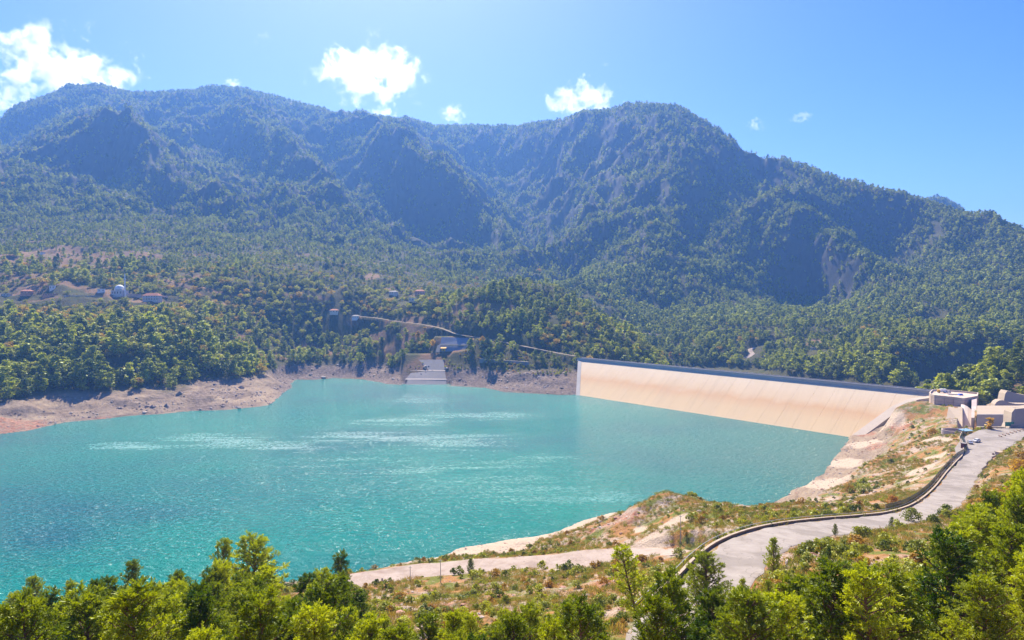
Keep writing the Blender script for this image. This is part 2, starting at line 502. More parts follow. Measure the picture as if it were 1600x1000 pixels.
def plinth_t(z):
    zs = np.array([p[1] for p in PL])[::-1]; ts = np.array([p[0] for p in PL])[::-1]
    return np.interp(z, zs, ts)

# ---------------------------------------------------------------- roads
def zpath(pts): return np.array([atZ(*p) for p in pts])
ROAD_UP = zpath([(1720,655,33.4),(1640,667,33.4),(1596,677,33.5),(1560,694,33.5),(1530,713,33.6),(1508,738,34.4),(1488,768,37),(1462,793,41.5),(1425,808,45.5),(1380,815,48.5),(1320,821,52),(1260,829,55),(1210,841,57),(1167,860,58.5),(1140,885,60),(1118,914,61),(1085,950,62.5),(1050,1000,64.5),(1010,1080,68)])
ROAD_LO = zpath([(545,911,21),(600,901,21),(650,894,21),(740,886,22),(850,879,23.5),(950,868,25.5),(1010,866,27.5),(1050,864,30),(1078,866,34)])
ROAD_DAM = np.array([atZ(905,557,33.6),atY(880,553,810),atY(850,547,828),atY(800,537,855),atY(760,529,872),atY(715,522,885),atY(690,513,905),atY(655,506,930),atY(620,502,950),atY(590,497,970),atY(560,494,1010)])
TRACK2 = zpath([(870,560,29),(840,560,29),(800,556,30),(740,552,31),(700,551,31.5),(670,549,32)])
ROAD_VAL = np.array([atY(*p) for p in [(960,527,1150),(985,521,1150),(1030,523,1120)]])
ROAD_VAL2 = np.array([atY(*p) for p in [(1165,560,1000),(1176,553,1015),(1172,546,1035),(1195,541,1040),(1230,537,1045),(1275,533,1050),(1310,528,1050)]])
PARK = [atZ(*p) for p in [(1492,700,33.4),(1504,684,33.4),(1530,672,33.4),(1552,669,33.4),(1610,668,33.4),(1600,690,33.4),(1560,705,33.4),(1520,735,33.6),(1500,730,33.8)]]
def smooth_path(P, step):
    P = np.asarray(P, float); q = [P[0]]
    for i in range(len(P) - 1):
        p0 = P[max(i-1,0)]; p1 = P[i]; p2 = P[i+1]; p3 = P[min(i+2,len(P)-1)]
        m = max(2, int(np.linalg.norm(p2-p1) / step))
        for j in range(1, m + 1):
            t = j / m
            q.append(0.5*((2*p1)+(-p0+p2)*t+(2*p0-5*p1+4*p2-p3)*t*t+(-p0+3*p1-3*p2+p3)*t**3))
    return np.array(q)
roads = []   # (path, halfwidth, shoulder)
for P, hw, sh, st in ((ROAD_UP,4.5,5,3),(ROAD_LO,5.6,5,3),(ROAD_DAM,3.2,6,6),(TRACK2,2.6,4,6),(ROAD_VAL,3.5,8,8),(ROAD_VAL2,3.5,8,8)):
    roads.append((smooth_path(P, st), hw, sh))
def seg_dist(x, y, path):
    best = np.full(x.shape, 1e9); zz = np.zeros(x.shape)
    for a, b in zip(path[:-1], path[1:]):
        dx, dy = b[0]-a[0], b[1]-a[1]; L2 = dx*dx+dy*dy
        t = np.clip(((x-a[0])*dx+(y-a[1])*dy)/L2, 0, 1)
        d = np.hypot(x-a[0]-t*dx, y-a[1]-t*dy); m = d < best
        best = np.where(m, d, best); zz = np.where(m, a[2]+t*(b[2]-a[2]), zz)
    return best, zz
def in_poly(x, y, poly):
    ins = np.zeros(x.shape, bool)
    for i in range(len(poly)):
        x0, y0 = poly[i][:2]; x1, y1 = poly[i-1][:2]
        c = ((y0 > y) != (y1 > y)) & (x < (x1-x0)*(y-y0)/((y1-y0) if y1 != y0 else 1e-9)+x0)
        ins ^= c
    return ins
def poly_dist(x, y, poly):
    p = [(*q[:2], 0) for q in poly] + [(*poly[0][:2], 0)]
    return seg_dist(x, y, p)[0]

# ---------------------------------------------------------------- terrain grid in (bearing, log distance)
us = np.concatenate([np.linspace(-1.45,-0.86,60,endpoint=False), np.linspace(-0.86,0.86,960,endpoint=False), np.linspace(0.86,1.45,60)])
ls = np.concatenate([np.linspace(math.log(8), math.log(70), 120, endpoint=False), np.linspace(math.log(70), math.log(1200), 520, endpoint=False), np.linspace(math.log(1200), math.log(3500), 260, endpoint=False), np.linspace(math.log(3500), math.log(6500), 30)])
U, Lg = np.meshgrid(us, ls)
GY = np.exp(Lg); GX = U * GY
E = rbf(U, Lg)
Z = CAMZ + E * GY
inside = in_poly(GX, GY, shore); sd = poly_dist(GX, GY, shore)
sd = np.where(inside, -sd, sd)
# relief: gullies and spurs on the mountains, bumps nearer
wx = GX + 120 * fbm(GX / 420, GY / 420, 3, 11); wy = GY + 120 * fbm(GX / 420, GY / 420, 3, 21)
mtn = sstep(1300, 1800, GY)
crest = np.interp(U, [((p[0]-800)/F) for p in SKY], [p[2] for p in SKY])
nearcrest = 1 - 0.88 * np.exp(-((GY - crest) / 160) ** 2)
rel = (ridged(wx / 300, wy / 380, 5, 3, 0.55) - 0.35) * 85 * mtn * nearcrest
rel += (ridged(wx / 85, wy / 120, 4, 8) - 0.35) * 52 * mtn * nearcrest
rel *= 1 - 0.85 * sstep(60, 250, GY - crest)
mid = sstep(560, 900, GY) * (1 - mtn) * sstep(30, 160, sd)
rel += fbm(GX / 130, GY / 130, 4, 33) * 13 * mid
bankm = sstep(0, 30, np.abs(sd)) * (1 - mtn)
rel += (ridged(GX / 42, GY / 42, 4, 41) - 0.4) * 7.0 * bankm * sstep(150, 480, GY)
rel += fbm(GX / 9, GY / 9, 4, 43) * 1.3 * (1 - sstep(400, 900, GY)) * sstep(2, 14, sd)
rel += (ridged(GX / 16, GY / 16, 3, 47) - 0.5) * 2.2 * (1 - sstep(500, 1000, GY)) * sstep(3, 18, sd)
rd_all = np.full(Z.shape, 1e9)
for path, hw, shd in roads: rd_all = np.minimum(rd_all, seg_dist(GX, GY, path)[0] - hw)
rel *= sstep(1, 45, rd_all) * sstep(15, 70, GY)
Z = CAMZ + E * GY + rel
# shore: exact water line with a jagged edge
jag = fbm(GX / 14, GY / 14, 4, 51) * 3.0
s2 = sd + jag
near = sstep(6, 26, sd)
Z = np.where(sd < 0, np.minimum(-0.25 * (-s2), -0.2) , Z)
bank = np.maximum(0.30 * s2, -0.6)
Z = np.where(sd >= 0, np.maximum(Z, 0.8) * near + bank * (1 - near), Z)
Z = np.where(sd < -6, -0.4 * (-sd) - 1, Z); Z = np.maximum(Z, -70)
# terraces in the cultivated valley slopes
# roads cut into the land
for path, hw, shd in roads:
    d, zr = seg_dist(GX, GY, path)
    k = 1 - sstep(hw + 0.6, hw + shd, d)
    Z = Z * (1 - k) + (zr - 0.12) * k
pk = in_poly(GX, GY, PARK); pd = np.where(pk, 0, poly_dist(GX, GY, PARK))
k = 1 - sstep(0.5, 6, pd); Z = Z * (1 - k) + 33.0 * k
# spillway channel
CH = [atZ(1524, 650, 33.0)[:2], (330, 392), (345, 362), atZ(1690, 668, 33.0)[:2]]
chan = (U > 0.680) & (U < 1.1) & (GY > 362) & (GY < 400)
Z = np.where(chan, np.minimum(Z, 22.0), Z)
Z = np.where((U > 0.656) & (U <= 0.684) & (GY > 376) & (GY < 454), np.minimum(Z, 21.0), Z)
deck = (U > 0.680) & (GX < 430) & (GY >= 399) & (GY < 432)
Z = np.where(deck, 32.0, Z)
# beds of the slabs and the chute on the far bank
def bed(p0, p1, Ys, Zs, low=0.8):
    global Z
    pu = 800 + F * U
    m_ = sstep(p0 - 7, p0, pu) * (1 - sstep(p1, p1 + 7, pu)) * ((GY > Ys[0]) & (GY < Ys[-1]))
    Z = Z * (1 - m_) + (np.interp(GY, Ys, Zs) - low) * m_
bed(631, 701, [796,806,813,828,846,862], [-3,0,5,14.7,26,34.5], 0.9)
bed(680, 734, [856,862,870,879,884], [32,34.6,43.4,52,54], 0.9)
# dam footprint
T, Q = dam_tq(GX, GY)
zface = np.where(Q > 0, ZTOP - Q / SLOPE, np.where(Q > -11, ZTOP, ZTOP - (-Q - 11) / 1.4))
indam = (T > plinth_t(np.clip(zface, -40, 31)) + 1) & (T < tleft(np.clip(zface, -40, 31))) & (Q > -130) & (Q < 110)
Z = np.where(indam, np.minimum(Z, zface - 2.0), Z)
ZR = Z

def gidx(x, y):
    y = np.maximum(np.asarray(y, float), 8.01); x = np.asarray(x, float)
    u = np.clip(x / y, -1.44, 1.44); l = np.clip(np.log(y), ls[0] + 1e-4, ls[-1] - 1e-4)
    i = np.clip(np.searchsorted(us, u) - 1, 0, len(us) - 2); j = np.clip(np.searchsorted(ls, l) - 1, 0, len(ls) - 2)
    fu = (u - us[i]) / (us[i+1] - us[i]); fl = (l - ls[j]) / (ls[j+1] - ls[j])
    return i, j, fu, fl
def sample(G, x, y):
    i, j, fu, fl = gidx(x, y)
    return (G[j,i]*(1-fu)+G[j,i+1]*fu)*(1-fl)+(G[j+1,i]*(1-fu)+G[j+1,i+1]*fu)*fl
def ground(x, y): return float(sample(Z, x, y))
def gat(px, py, z_guess=None):
    """land point seen at a pixel"""
    d = ray(px, py)
    Y = np.exp(np.linspace(math.log(45), math.log(3400), 6000)); X = d[0]/d[1]*Y; zz = CAMZ + d[2]/d[1]*Y
    h = sample(Z, X, Y); k = np.argmax(h >= zz)
    return (float(X[k]), float(Y[k]), float(h[k]))

# slope from world-space differences
dZr = np.gradient(Z, axis=0) / np.gradient(GY, axis=0)
dxc = np.gradient(GX, axis=1); dZc = np.gradient(Z, axis=1) / np.maximum(dxc, 1e-3)
dZy = dZr - dZc * U
SL = np.hypot(dZc, dZy)
# masks
elev = Z
top_bank = 17 + 5 * fbm(GX / 60, GY / 60, 3, 61)
lakezone = (sd < 170) & (GY > 215)
bare = (1 - sstep(top_bank - 3, top_bank + 2, elev)) * lakezone * sstep(-1, 0.5, sd + 30)
bare = np.where((GY < 480) & (GX > 60), (1 - sstep(8, 13, elev + 5 * fbm(GX / 20, GY / 20, 3, 62))) * (sd < 90), bare)
bare = np.where((GY < 330) & (GX <= 60), (1 - sstep(8, 12, elev)) * (sd < 90), bare)
bare *= sstep(-40, -12, Q)
rock = sstep(1.0, 1.6, SL + 0.35 * fbm(GX / 60, GY / 60, 4, 71)) * sstep(900, 1400, GY)
PXg = 800 + F * U / 1.0
PYg = 500 - F * ((Z - CAMZ) / GY - sp_ / cp)
def blob(px, py, Y, rx, ry=None):
    x, y, _ = atY(px, py, Y); ry = ry or rx
    return np.exp(-(((GX - x) / rx) ** 2 + ((GY - y) / ry) ** 2))
clear = np.zeros_like(Z)
for b in [(1600,590,520,9,22),(705,538,868,17,16),(667,575,835,30,30),(60,405,1080,60,90),(125,408,1080,60,50),(170,405,1100,50,50),(40,440,960,45,25),(187,462,920,60,16),(240,466,920,60,14),(100,462,925,90,10),(225,400,1150,50,30),(450,395,1300,40,15),
          (655,468,1080,30,14),(585,432,1180,14,40),(640,510,905,30,12),(620,515,905,40,16),(560,500,940,50,14),(1280,545,985,25,14),(1010,520,1150,40,14)]:
    clear = np.maximum(clear, blob(*b))
_r = np.random.default_rng(12)
for _ in range(46):
    _px, _py = _r.uniform(0, 800), _r.uniform(408, 515)
    clear = np.maximum(clear, 0.95 * blob(_px, _py, 2050 - 2.4 * _py + _r.uniform(-40, 40), _r.uniform(12, 42), _r.uniform(5, 11)))
for _ in range(16):
    _px, _py = _r.uniform(0, 700), _r.uniform(335, 405)
    clear = np.maximum(clear, 0.85 * blob(_px, _py, 1450 - 3.6 * (_py - 335), _r.uniform(20, 60), _r.uniform(6, 12)))
clear = clear + 0.25 * fbm(GX / 25, GY / 25, 3, 77)
clear = sstep(0.35, 0.6, clear)

def material_terrain():
    m, t = mat_new("hillside_ground")
    P = pos(t)
    n1 = noise(t, P, 0.35, 8, 0.65); n2 = noise(t, P, 0.05, 6, 0.6); n3 = noise(t, P, 1.8, 6, 0.7); n4 = noise(t, P, 0.012, 5, 0.6)
    soil = ramp(t, n2, [(0.3,(0.055,0.06,0.02)),(0.5,(0.09,0.08,0.035)),(0.7,(0.06,0.075,0.02))])
    # near dry hillside: gravel, orange soil, olive ground cover
    gravel = ramp(t, n3, [(0.25,(0.20,0.13,0.09)),(0.5,(0.42,0.32,0.24)),(0.75,(0.62,0.54,0.46))])
    orange = ramp(t, n1, [(0.3,(0.30,0.13,0.05)),(0.7,(0.42,0.24,0.09))])
    olive = ramp(t, n3, [(0.3,(0.08,0.10,0.02)),(0.7,(0.24,0.24,0.05))])
    fa = ramp(t, noise(t, P, 0.09, 6, 0.65), [(0.40,(0,0,0)),(0.52,(1,1,1))])
    fb = ramp(t, noise(t, P, 0.16, 6, 0.6, 0.5), [(0.47,(0,0,0)),(0.55,(1,1,1))])
    dry = mixc(t, fa, gravel, mixc(t, fb, orange, olive))
    c = mixc(t, attr(t, 'near'), soil, dry)
    # exposed reservoir bank
    strat = t.nodes.new("ShaderNodeMapping"); strat.inputs['Scale'].default_value = (0.035, 0.05, 0.75)
    t.links.new(P, strat.inputs['Vector'])
    ns = noise(t, strat.outputs[0], 1.0, 8, 0.72, 0.5)
    bankc = ramp(t, ns, [(0.36,(0.13,0.09,0.065)),(0.44,(0.29,0.21,0.145)),(0.6,(0.36,0.275,0.185)),(0.8,(0.26,0.21,0.15))])
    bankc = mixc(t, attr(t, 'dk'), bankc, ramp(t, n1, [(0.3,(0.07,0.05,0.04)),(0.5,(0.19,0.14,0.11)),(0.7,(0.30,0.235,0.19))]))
    bankc = mixc(t, ramp(t, n1, [(0.3,(0.6,0.6,0.6)),(0.5,(0,0,0))]), bankc, (0.16,0.12,0.10))
    c = mixc(t, attr(t, 'bare'), c, bankc)
    bright = ramp(t, n3, [(0.3,(0.40,0.30,0.21)),(0.7,(0.58,0.46,0.34))])
    c = mixc(t, attr(t, 'sand'), c, bright)
    red = ramp(t, noise(t, P, 0.5, 8, 0.7), [(0.35,(0.14,0.05,0.03)),(0.5,(0.38,0.17,0.10)),(0.7,(0.55,0.36,0.26))])
    c = mixc(t, mth(t, 'MULTIPLY', attr(t, 'red'), ramp(t, n1, [(0.42,(0.15,0.15,0.15)),(0.56,(1,1,1))])), c, red)
    rk = ramp(t, noise(t, P, 0.03, 8, 0.7), [(0.3,(0.05,0.055,0.05)),(0.6,(0.09,0.08,0.07)),(0.78,(0.17,0.135,0.115))])
    c = mixc(t, attr(t, 'rock'), c, rk)
    cl = ramp(t, n2, [(0.3,(0.13,0.10,0.04)),(0.5,(0.24,0.14,0.08)),(0.7,(0.14,0.13,0.045))])
    c = mixc(t, attr(t, 'clear'), c, cl)
    h = mth(t, 'ADD', mth(t, 'MULTIPLY', n3, 0.35), n1)
    finish(t, c, 0.95, bump(t, h, 0.9, 1.2), 0.1)
    return m

NEARM = (1 - sstep(430, 560, GY)) * (1 - (GX < -100) * sstep(300, 400, GY))
sand = np.zeros_like(Z); redm = np.zeros_like(Z)
def zb(px, py, z, rx, ry=None):
    x, y, _ = atZ(px, py, z); ry = ry or rx
    return np.exp(-(((GX - x) / rx) ** 2 + ((GY - y) / ry) ** 2))
for b in [(1262,786,12,9,14),(1290,755,4,14,22),(1320,720,4,12,20),(1350,690,6,10,18),(1395,672,12,9,16),(1440,735,26,8,6),(1415,760,24,10,5),(1460,715,28,4,10),(1468,680,31,4,30),(1025,872,29,11,6),(985,872,27,10,5),(1050,812,32,6,5),(1062,806,33,5,6),(1020,838,30,4,6),(1000,818,27,3,6)]:
    sand = np.maximum(sand, zb(*b))
beach = (GY < 335) & (GX < 60) & (GX > -40); sand = np.maximum(sand, beach * (1 - sstep(7, 10, Z)) * (Z > -1))
sand = sstep(0.42, 0.6, sand + 0.25 * fbm(GX / 8, GY / 8, 4, 91))
for b in [(60,662,6,110,34),(200,648,4,40,10),(950,835,18,8,6),(985,805,26,5,5),(930,848,15,6,5),(1370,690,10,6,12),(1405,655,22,5,14),(1355,678,4,7,9),(700,940,36,24,6),(960,915,36,5,8),(860,935,38,16,4)]:
    redm = np.maximum(redm, zb(*b))
redm = sstep(0.4, 0.65, redm + 0.3 * fbm(GX / 9, GY / 9, 4, 95))
rows, cols = Z.shape
idx = np.arange(rows * cols).reshape(rows, cols)
fc = np.stack([idx[:-1,:-1], idx[:-1,1:], idx[1:,1:], idx[1:,:-1]], -1).reshape(-1, 4)
M_TERR = material_terrain()
me = mesh_np("hillsides", np.stack([GX, GY, Z], -1).reshape(-1, 3), fc, [M_TERR], smooth=True)
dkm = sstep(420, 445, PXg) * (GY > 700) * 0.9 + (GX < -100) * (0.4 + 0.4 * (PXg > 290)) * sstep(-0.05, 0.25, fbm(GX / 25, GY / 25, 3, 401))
for nm, arr in (('dk', dkm), ('near', NEARM), ('bare', bare), ('rock', rock), ('clear', clear), ('sand', sand), ('red', redm)):
    a = me.attributes.new(nm, 'FLOAT', 'POINT'); a.data.foreach_set('value', np.clip(arr, 0, 1).astype(np.float32).ravel())
hills = tag(obj("hillsides", me), kind='structure')

q = MB(); q.box(-90, 90, -55, 8.3, 88, 92.6); q.build("hilltop_ground", M_TERR)['kind'] = 'structure'
# ---------------------------------------------------------------- water
def material_water():
    m, t = mat_new("reservoir_water")
    P = pos(t)
    mp = t.nodes.new("ShaderNodeMapping"); mp.inputs['Rotation'].default_value = (0, 0, R(-14)); mp.inputs['Scale'].default_value = (0.16, 1.0, 1)
    t.links.new(P, mp.inputs['Vector'])
    streak = noise(t, mp.outputs[0], 0.045, 9, 0.72, 0.9)
    wind = attr(t, 'wind')
    patch = mth(t, 'MULTIPLY', mth(t, 'POWER', wind, 1.5), ramp(t, streak, [(0.47,(0,0,0)),(0.58,(1,1,1))]))
    sc = t.nodes.new("ShaderNodeMapping"); sc.inputs['Rotation'].default_value = (0,0,R(20)); sc.inputs['Scale'].default_value = (0.7,1.2,1)
    t.links.new(P, sc.inputs['Vector'])
    fine = noise(t, sc.outputs[0], 0.5, 4, 0.85, 0.3)
    ripple = noise(t, sc.outputs[0], 0.38, 3, 0.7, 0.3)
    big = noise(t, P, 0.0045, 4, 0.55)
    base = ramp(t, big, [(0.3,(0.0,0.125,0.155)),(0.5,(0.0,0.20,0.178)),(0.7,(0.0,0.24,0.195))])
    base = mixc(t, attr(t, 'cloud_shadow'), base, (0.0,0.095,0.145))  # darker blue of a cloud's shadow, painted into the water colour
    turb = attr(t, 'turbid')
    base = mixc(t, turb, base, (0.06,0.20,0.17))
    spark = ramp(t, fine, [(0.50,(0,0,0)),(0.60,(1,1,1))])
    soft = mth(t, 'MULTIPLY', mth(t, 'POWER', wind, 2.0), 0.30)
    mk = mth(t, 'ADD', mth(t, 'MULTIPLY', mth(t, 'ADD', patch, soft), mth(t, 'MULTIPLY_ADD', spark, 0.8, 0.25)), 0.0, None, True)
    rough = mth(t, 'MULTIPLY_ADD', mk, 0.42, 0.13)
    b1 = bump(t, ripple, 1.0, 2.2)
    p = finish(t, base, rough, b1, 0.5); t.links.new(mth(t, 'MULTIPLY_ADD', mk, 1.1, 0.14), p.inputs['Specular IOR Level'])
    p.inputs['IOR'].default_value = 1.33
    return m
nxw = 260
wp = np.array(shore); 
xs = np.linspace(wp[:,0].min() - 60, wp[:,0].max() + 40, nxw); ys = np.linspace(wp[:,1].min() - 60, wp[:,1].max() + 60, nxw)
WX, WY = np.meshgrid(xs, ys)
ok = in_poly(WX, WY, shore) | (poly_dist(WX, WY, shore) < 26)
tt, qq = dam_tq(WX, WY); ok &= (qq > 30)
idw = np.arange(nxw * nxw).reshape(nxw, nxw)
fw = np.stack([idw[:-1,:-1], idw[:-1,1:], idw[1:,1:], idw[1:,:-1]], -1).reshape(-1, 4)
okf = ok.ravel()[fw].all(1)
fw = fw[okf]; used = np.unique(fw); remap = -np.ones(nxw * nxw, int); remap[used] = np.arange(len(used))
wv = np.stack([WX.ravel(), WY.ravel(), np.zeros(nxw * nxw)], -1)[used]
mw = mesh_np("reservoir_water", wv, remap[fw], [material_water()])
sdw = poly_dist(wv[:,0], wv[:,1], shore)
twv, qwv = dam_tq(wv[:,0], wv[:,1])
px_n = v2(atZ(1280, 720, 0)); tb = np.exp(-((np.hypot(wv[:,0]-px_n[0], wv[:,1]-px_n[1])) / 90) ** 2) * 0.9 + 0.3 * np.exp(-((qwv - 43) / 40) ** 2) * (1 - sstep(DL - 120, DL + 10, twv))
tb += 0.35 * np.exp(-sdw / 8)
pxw = 800 + F * wv[:,0] / wv[:,1]; pyw = 500 - F * ((0 - CAMZ) / wv[:,1] - sp_ / cp)
def pb(x0, y0, rx, ry): return np.exp(-(((pxw - x0) / rx) ** 2 + ((pyw - y0) / ry) ** 2))
wnd = np.maximum(0.75 * pb(680, 740, 330, 90), 1.0 * pb(830, 775, 200, 26))
for q_ in ((580,686,130,14),(340,690,110,14),(740,652,110,9),(640,625,90,6),(855,716,70,8),(940,778,75,12),(700,690,160,16),(450,700,90,12),(640,660,120,8),(200,700,80,10)): wnd = np.maximum(wnd, 1.15 * pb(*q_))
wnd = np.maximum(wnd, 0.22)
shadow_patch = np.maximum(0.65 * pb(60, 845, 130, 30), 0.45 * pb(190, 800, 170, 20)); shadow_patch = np.clip(shadow_patch + 0.35 * fbm(wv[:,0] / 45, wv[:,1] / 30, 3, 555) * (shadow_patch > 0.05), 0, 1)  # weight of the cloud shadow painted on the lake, lower left
a = mw.attributes.new('cloud_shadow', 'FLOAT', 'POINT'); a.data.foreach_set('value', shadow_patch.astype(np.float32))
a = mw.attributes.new('wind', 'FLOAT', 'POINT'); a.data.foreach_set('value', np.clip(wnd, 0, 1.2).astype(np.float32))
a = mw.attributes.new('turbid', 'FLOAT', 'POINT'); a.data.foreach_set('value', np.clip(tb, 0, 1).astype(np.float32))
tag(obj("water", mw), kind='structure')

# ---------------------------------------------------------------- road sheets
def material_road(name, c0, c1, c2):
    m, t = mat_new(name)
    P = pos(t)
    n1 = noise(t, P, 0.25, 7, 0.65); n2 = noise(t, P, 3.0, 4, 0.6)
    c = ramp(t, n1, [(0.3, c0), (0.5, c1), (0.7, c2)])
    c = mixc(t, mth(t, 'MULTIPLY', n2, 0.25), c, c0)
    vo = t.nodes.new("ShaderNodeTexVoronoi"); vo.feature = 'DISTANCE_TO_EDGE'; vo.inputs['Scale'].default_value = 0.16
    wv_ = t.nodes.new("ShaderNodeVectorMath"); wv_.operation = 'ADD'; t.links.new(P, wv_.inputs[0])
    nz = t.nodes.new("ShaderNodeTexNoise"); nz.inputs['Scale'].default_value = 0.3; t.links.new(P, nz.inputs['Vector'])
    sc_ = t.nodes.new("ShaderNodeVectorMath"); sc_.operation = 'SCALE'; sc_.inputs['Scale'].default_value = 5.0
    t.links.new(nz.outputs['Color'], sc_.inputs[0]); t.links.new(sc_.outputs[0], wv_.inputs[1]); t.links.new(wv_.outputs[0], vo.inputs['Vector'])
    ck = ramp(t, vo.outputs['Distance'], [(0.0,(0.55,0.55,0.55)),(0.012,(0,0,0))])
    c = mixc(t, ck, c, tuple(0.45 * v for v in c0))
    c = mixc(t, ramp(t, noise(t, P, 0.07, 3, 0.5), [(0.55,(0,0,0)),(0.60,(0.5,0.5,0.5))]), c, tuple(0.8 * v for v in c0))
    finish(t, c, 0.92, bump(t, n2, 0.3, 0.1), 0.15)
    return m
M_ROAD = material_road("worn_road", (0.24,0.205,0.175), (0.33,0.288,0.25), (0.39,0.345,0.30))
M_TRACK = material_road("gravel_track", (0.30,0.22,0.17), (0.40,0.32,0.26), (0.46,0.38,0.315))
M_DIRT = material_road("dirt_track", (0.24,0.18,0.12), (0.32,0.25,0.18), (0.38,0.31,0.23))
def road_mesh(name, path, hw, m, lift=0.0, ext=2):
    q = MB(); sec = [(-1.12, -0.8), (-1.0, -0.06), (-0.93, 0), (-0.5, 0.03), (0, 0.05), (0.5, 0.03), (0.93, 0), (1.0, -0.06), (1.12, -0.8)]
    P = []
    for i in range(len(path)):
        a = path[max(i-1,0)]; b = path[min(i+1,len(path)-1)]; d = np.array([b[0]-a[0], b[1]-a[1]]); d /= np.linalg.norm(d)
        wob = 0.35 * math.sin(i * 1.3) + 0.2 * math.sin(i * 3.1)
        P.append(((path[i][0], path[i][1], path[i][2] + lift), ((hw + wob) * d[1], -(hw + wob) * d[0], 0), (0, 0, 1)))
    q.sweep(P, sec)
    return tag(q.build(name, m), kind='structure')
road_mesh("road", roads[0][0], 4.5, M_ROAD)
road_mesh("lakeside_track", roads[1][0], 5.8, M_TRACK)
road_mesh("hill_road", roads[2][0], 2.2, M_DIRT)
road_mesh("bank_track", roads[3][0], 2.2, M_DIRT)
road_mesh("valley_road", roads[4][0], 3.0, M_TRACK, 0.5)
road_mesh("valley_road", roads[5][0], 3.4, M_TRACK, 0.5)
pp = MB(); pp.prism([(p[0], p[1]) for p in PARK], 32.2, 33.36)
tag(pp.build("parking_ground", M_ROAD), kind='structure')

# ---------------------------------------------------------------- dam
def material_conc(name, base, stain=None, var=0.12):
    m, t = mat_new(name)
    P = pos(t)
    n1 = noise(t, P, 0.06, 7, 0.6); n2 = noise(t, P, 0.9, 5, 0.6)
    lo = tuple(v * (1 - var) for v in base); hi = tuple(min(1, v * (1 + var)) for v in base)
    c = ramp(t, n1, [(0.3, lo), (0.7, hi)])
    c = mixc(t, ramp(t, n2, [(0.45,(0,0,0)),(0.8,(0.35,0.35,0.35))]), c, tuple(v * 0.75 for v in base))
    if stain:
        sx = t.nodes.new("ShaderNodeSeparateXYZ"); t.links.new(P, sx.inputs[0])
        zz = mth(t, 'ADD', sx.outputs[2], mth(t, 'MULTIPLY_ADD', n1, 8, -4))
        mr = t.nodes.new("ShaderNodeMapRange"); mr.inputs[1].default_value = 0; mr.inputs[2].default_value = 31
        t.links.new(zz, mr.inputs[0])
        c2 = ramp(t, mr.outputs[0], [(0.0,(0.70,0.50,0.26)),(0.28,(0.68,0.47,0.235)),(0.48,(0.64,0.37,0.165)),(0.62,(0.69,0.49,0.28)),(0.85,(0.71,0.55,0.36)),(1.0,(0.69,0.56,0.39))])
        c = mixc(t, 0.8, c, c2)
        ms = t.nodes.new("ShaderNodeMapping"); ms.inputs['Rotation'].default_value = (0, 0, -math.atan2(dd[1], dd[0])); ms.inputs['Scale'].default_value = (1.2, 1.0, 1.0)
        t.links.new(P, ms.inputs['Vector'])
        ms2 = t.nodes.new("ShaderNodeMapping"); ms2.inputs['Scale'].default_value = (0.45, 0.012, 0.02); t.links.new(ms.outputs[0], ms2.inputs['Vector'])
        stv = noise(t, ms2.outputs[0], 1.0, 5, 0.65)
        c = mixc(t, ramp(t, stv, [(0.5,(0,0,0)),(0.72,(0.2,0.2,0.2))]), c, (0.36,0.25,0.16))
        ms3 = t.nodes.new("ShaderNodeMapping"); ms3.inputs['Scale'].default_value = (0.0667, 0.0, 0.0); ms3.inputs['Location'].default_value = (0.3, 0, 0); t.links.new(ms.outputs[0], ms3.inputs['Vector'])
        wn = t.nodes.new("ShaderNodeTexWhiteNoise"); wn.noise_dimensions = '3D'
        fl = t.nodes.new("ShaderNodeVectorMath"); fl.operation = 'FLOOR'; t.links.new(ms3.outputs[0], fl.inputs[0]); t.links.new(fl.outputs[0], wn.inputs['Vector'])
        c = mixc(t, mth(t, 'MULTIPLY', wn.outputs['Value'], 0.12), c, (0.40,0.32,0.24))
    finish(t, c, 0.85, bump(t, n2, 0.15, 0.2), 0.2)
    return m
M_FACE = material_conc("water_stained_concrete", (0.58,0.44,0.32), True)
M_CONC = material_conc("pale_concrete", (0.56,0.46,0.36))
M_GREYC = material_conc("grey_concrete", (0.40,0.37,0.34))
M_ROCKF = simple("rockfill", (0.30,0.26,0.22), 0.95, 0.35, 0.6, bmp=0.8)
M_ASPH = simple("crest_asphalt", (0.16,0.15,0.15), 0.9, 0.2)
M_JOINT = simple("dark_joint", (0.14,0.12,0.11), 0.9, 0.2)
dam_c = dam_pt(DL/2, 0, 0)
dam = empty("dam", (dam_c[0], dam_c[1], 0), 0, "long sloping concrete dam closing the turquoise lake, cream with an orange stain band", "dam")
dam.location = (0, 0, 0)
body = MB()
sec = [(108, -46.5), (-0.3, 30.85), (-0.3, 31), (-11, 31), (-120, -47)]
body.add([dam_pt(-14, q, z - 0.25) for q, z in sec] + [dam_pt(DL + 14, q, z - 0.25) for q, z in sec],
         [(0,1,6,5),(1,2,7,6),(2,3,8,7),(3,4,9,8),(4,0,5,9),(0,4,3,2,1),(5,6,7,8,9)])
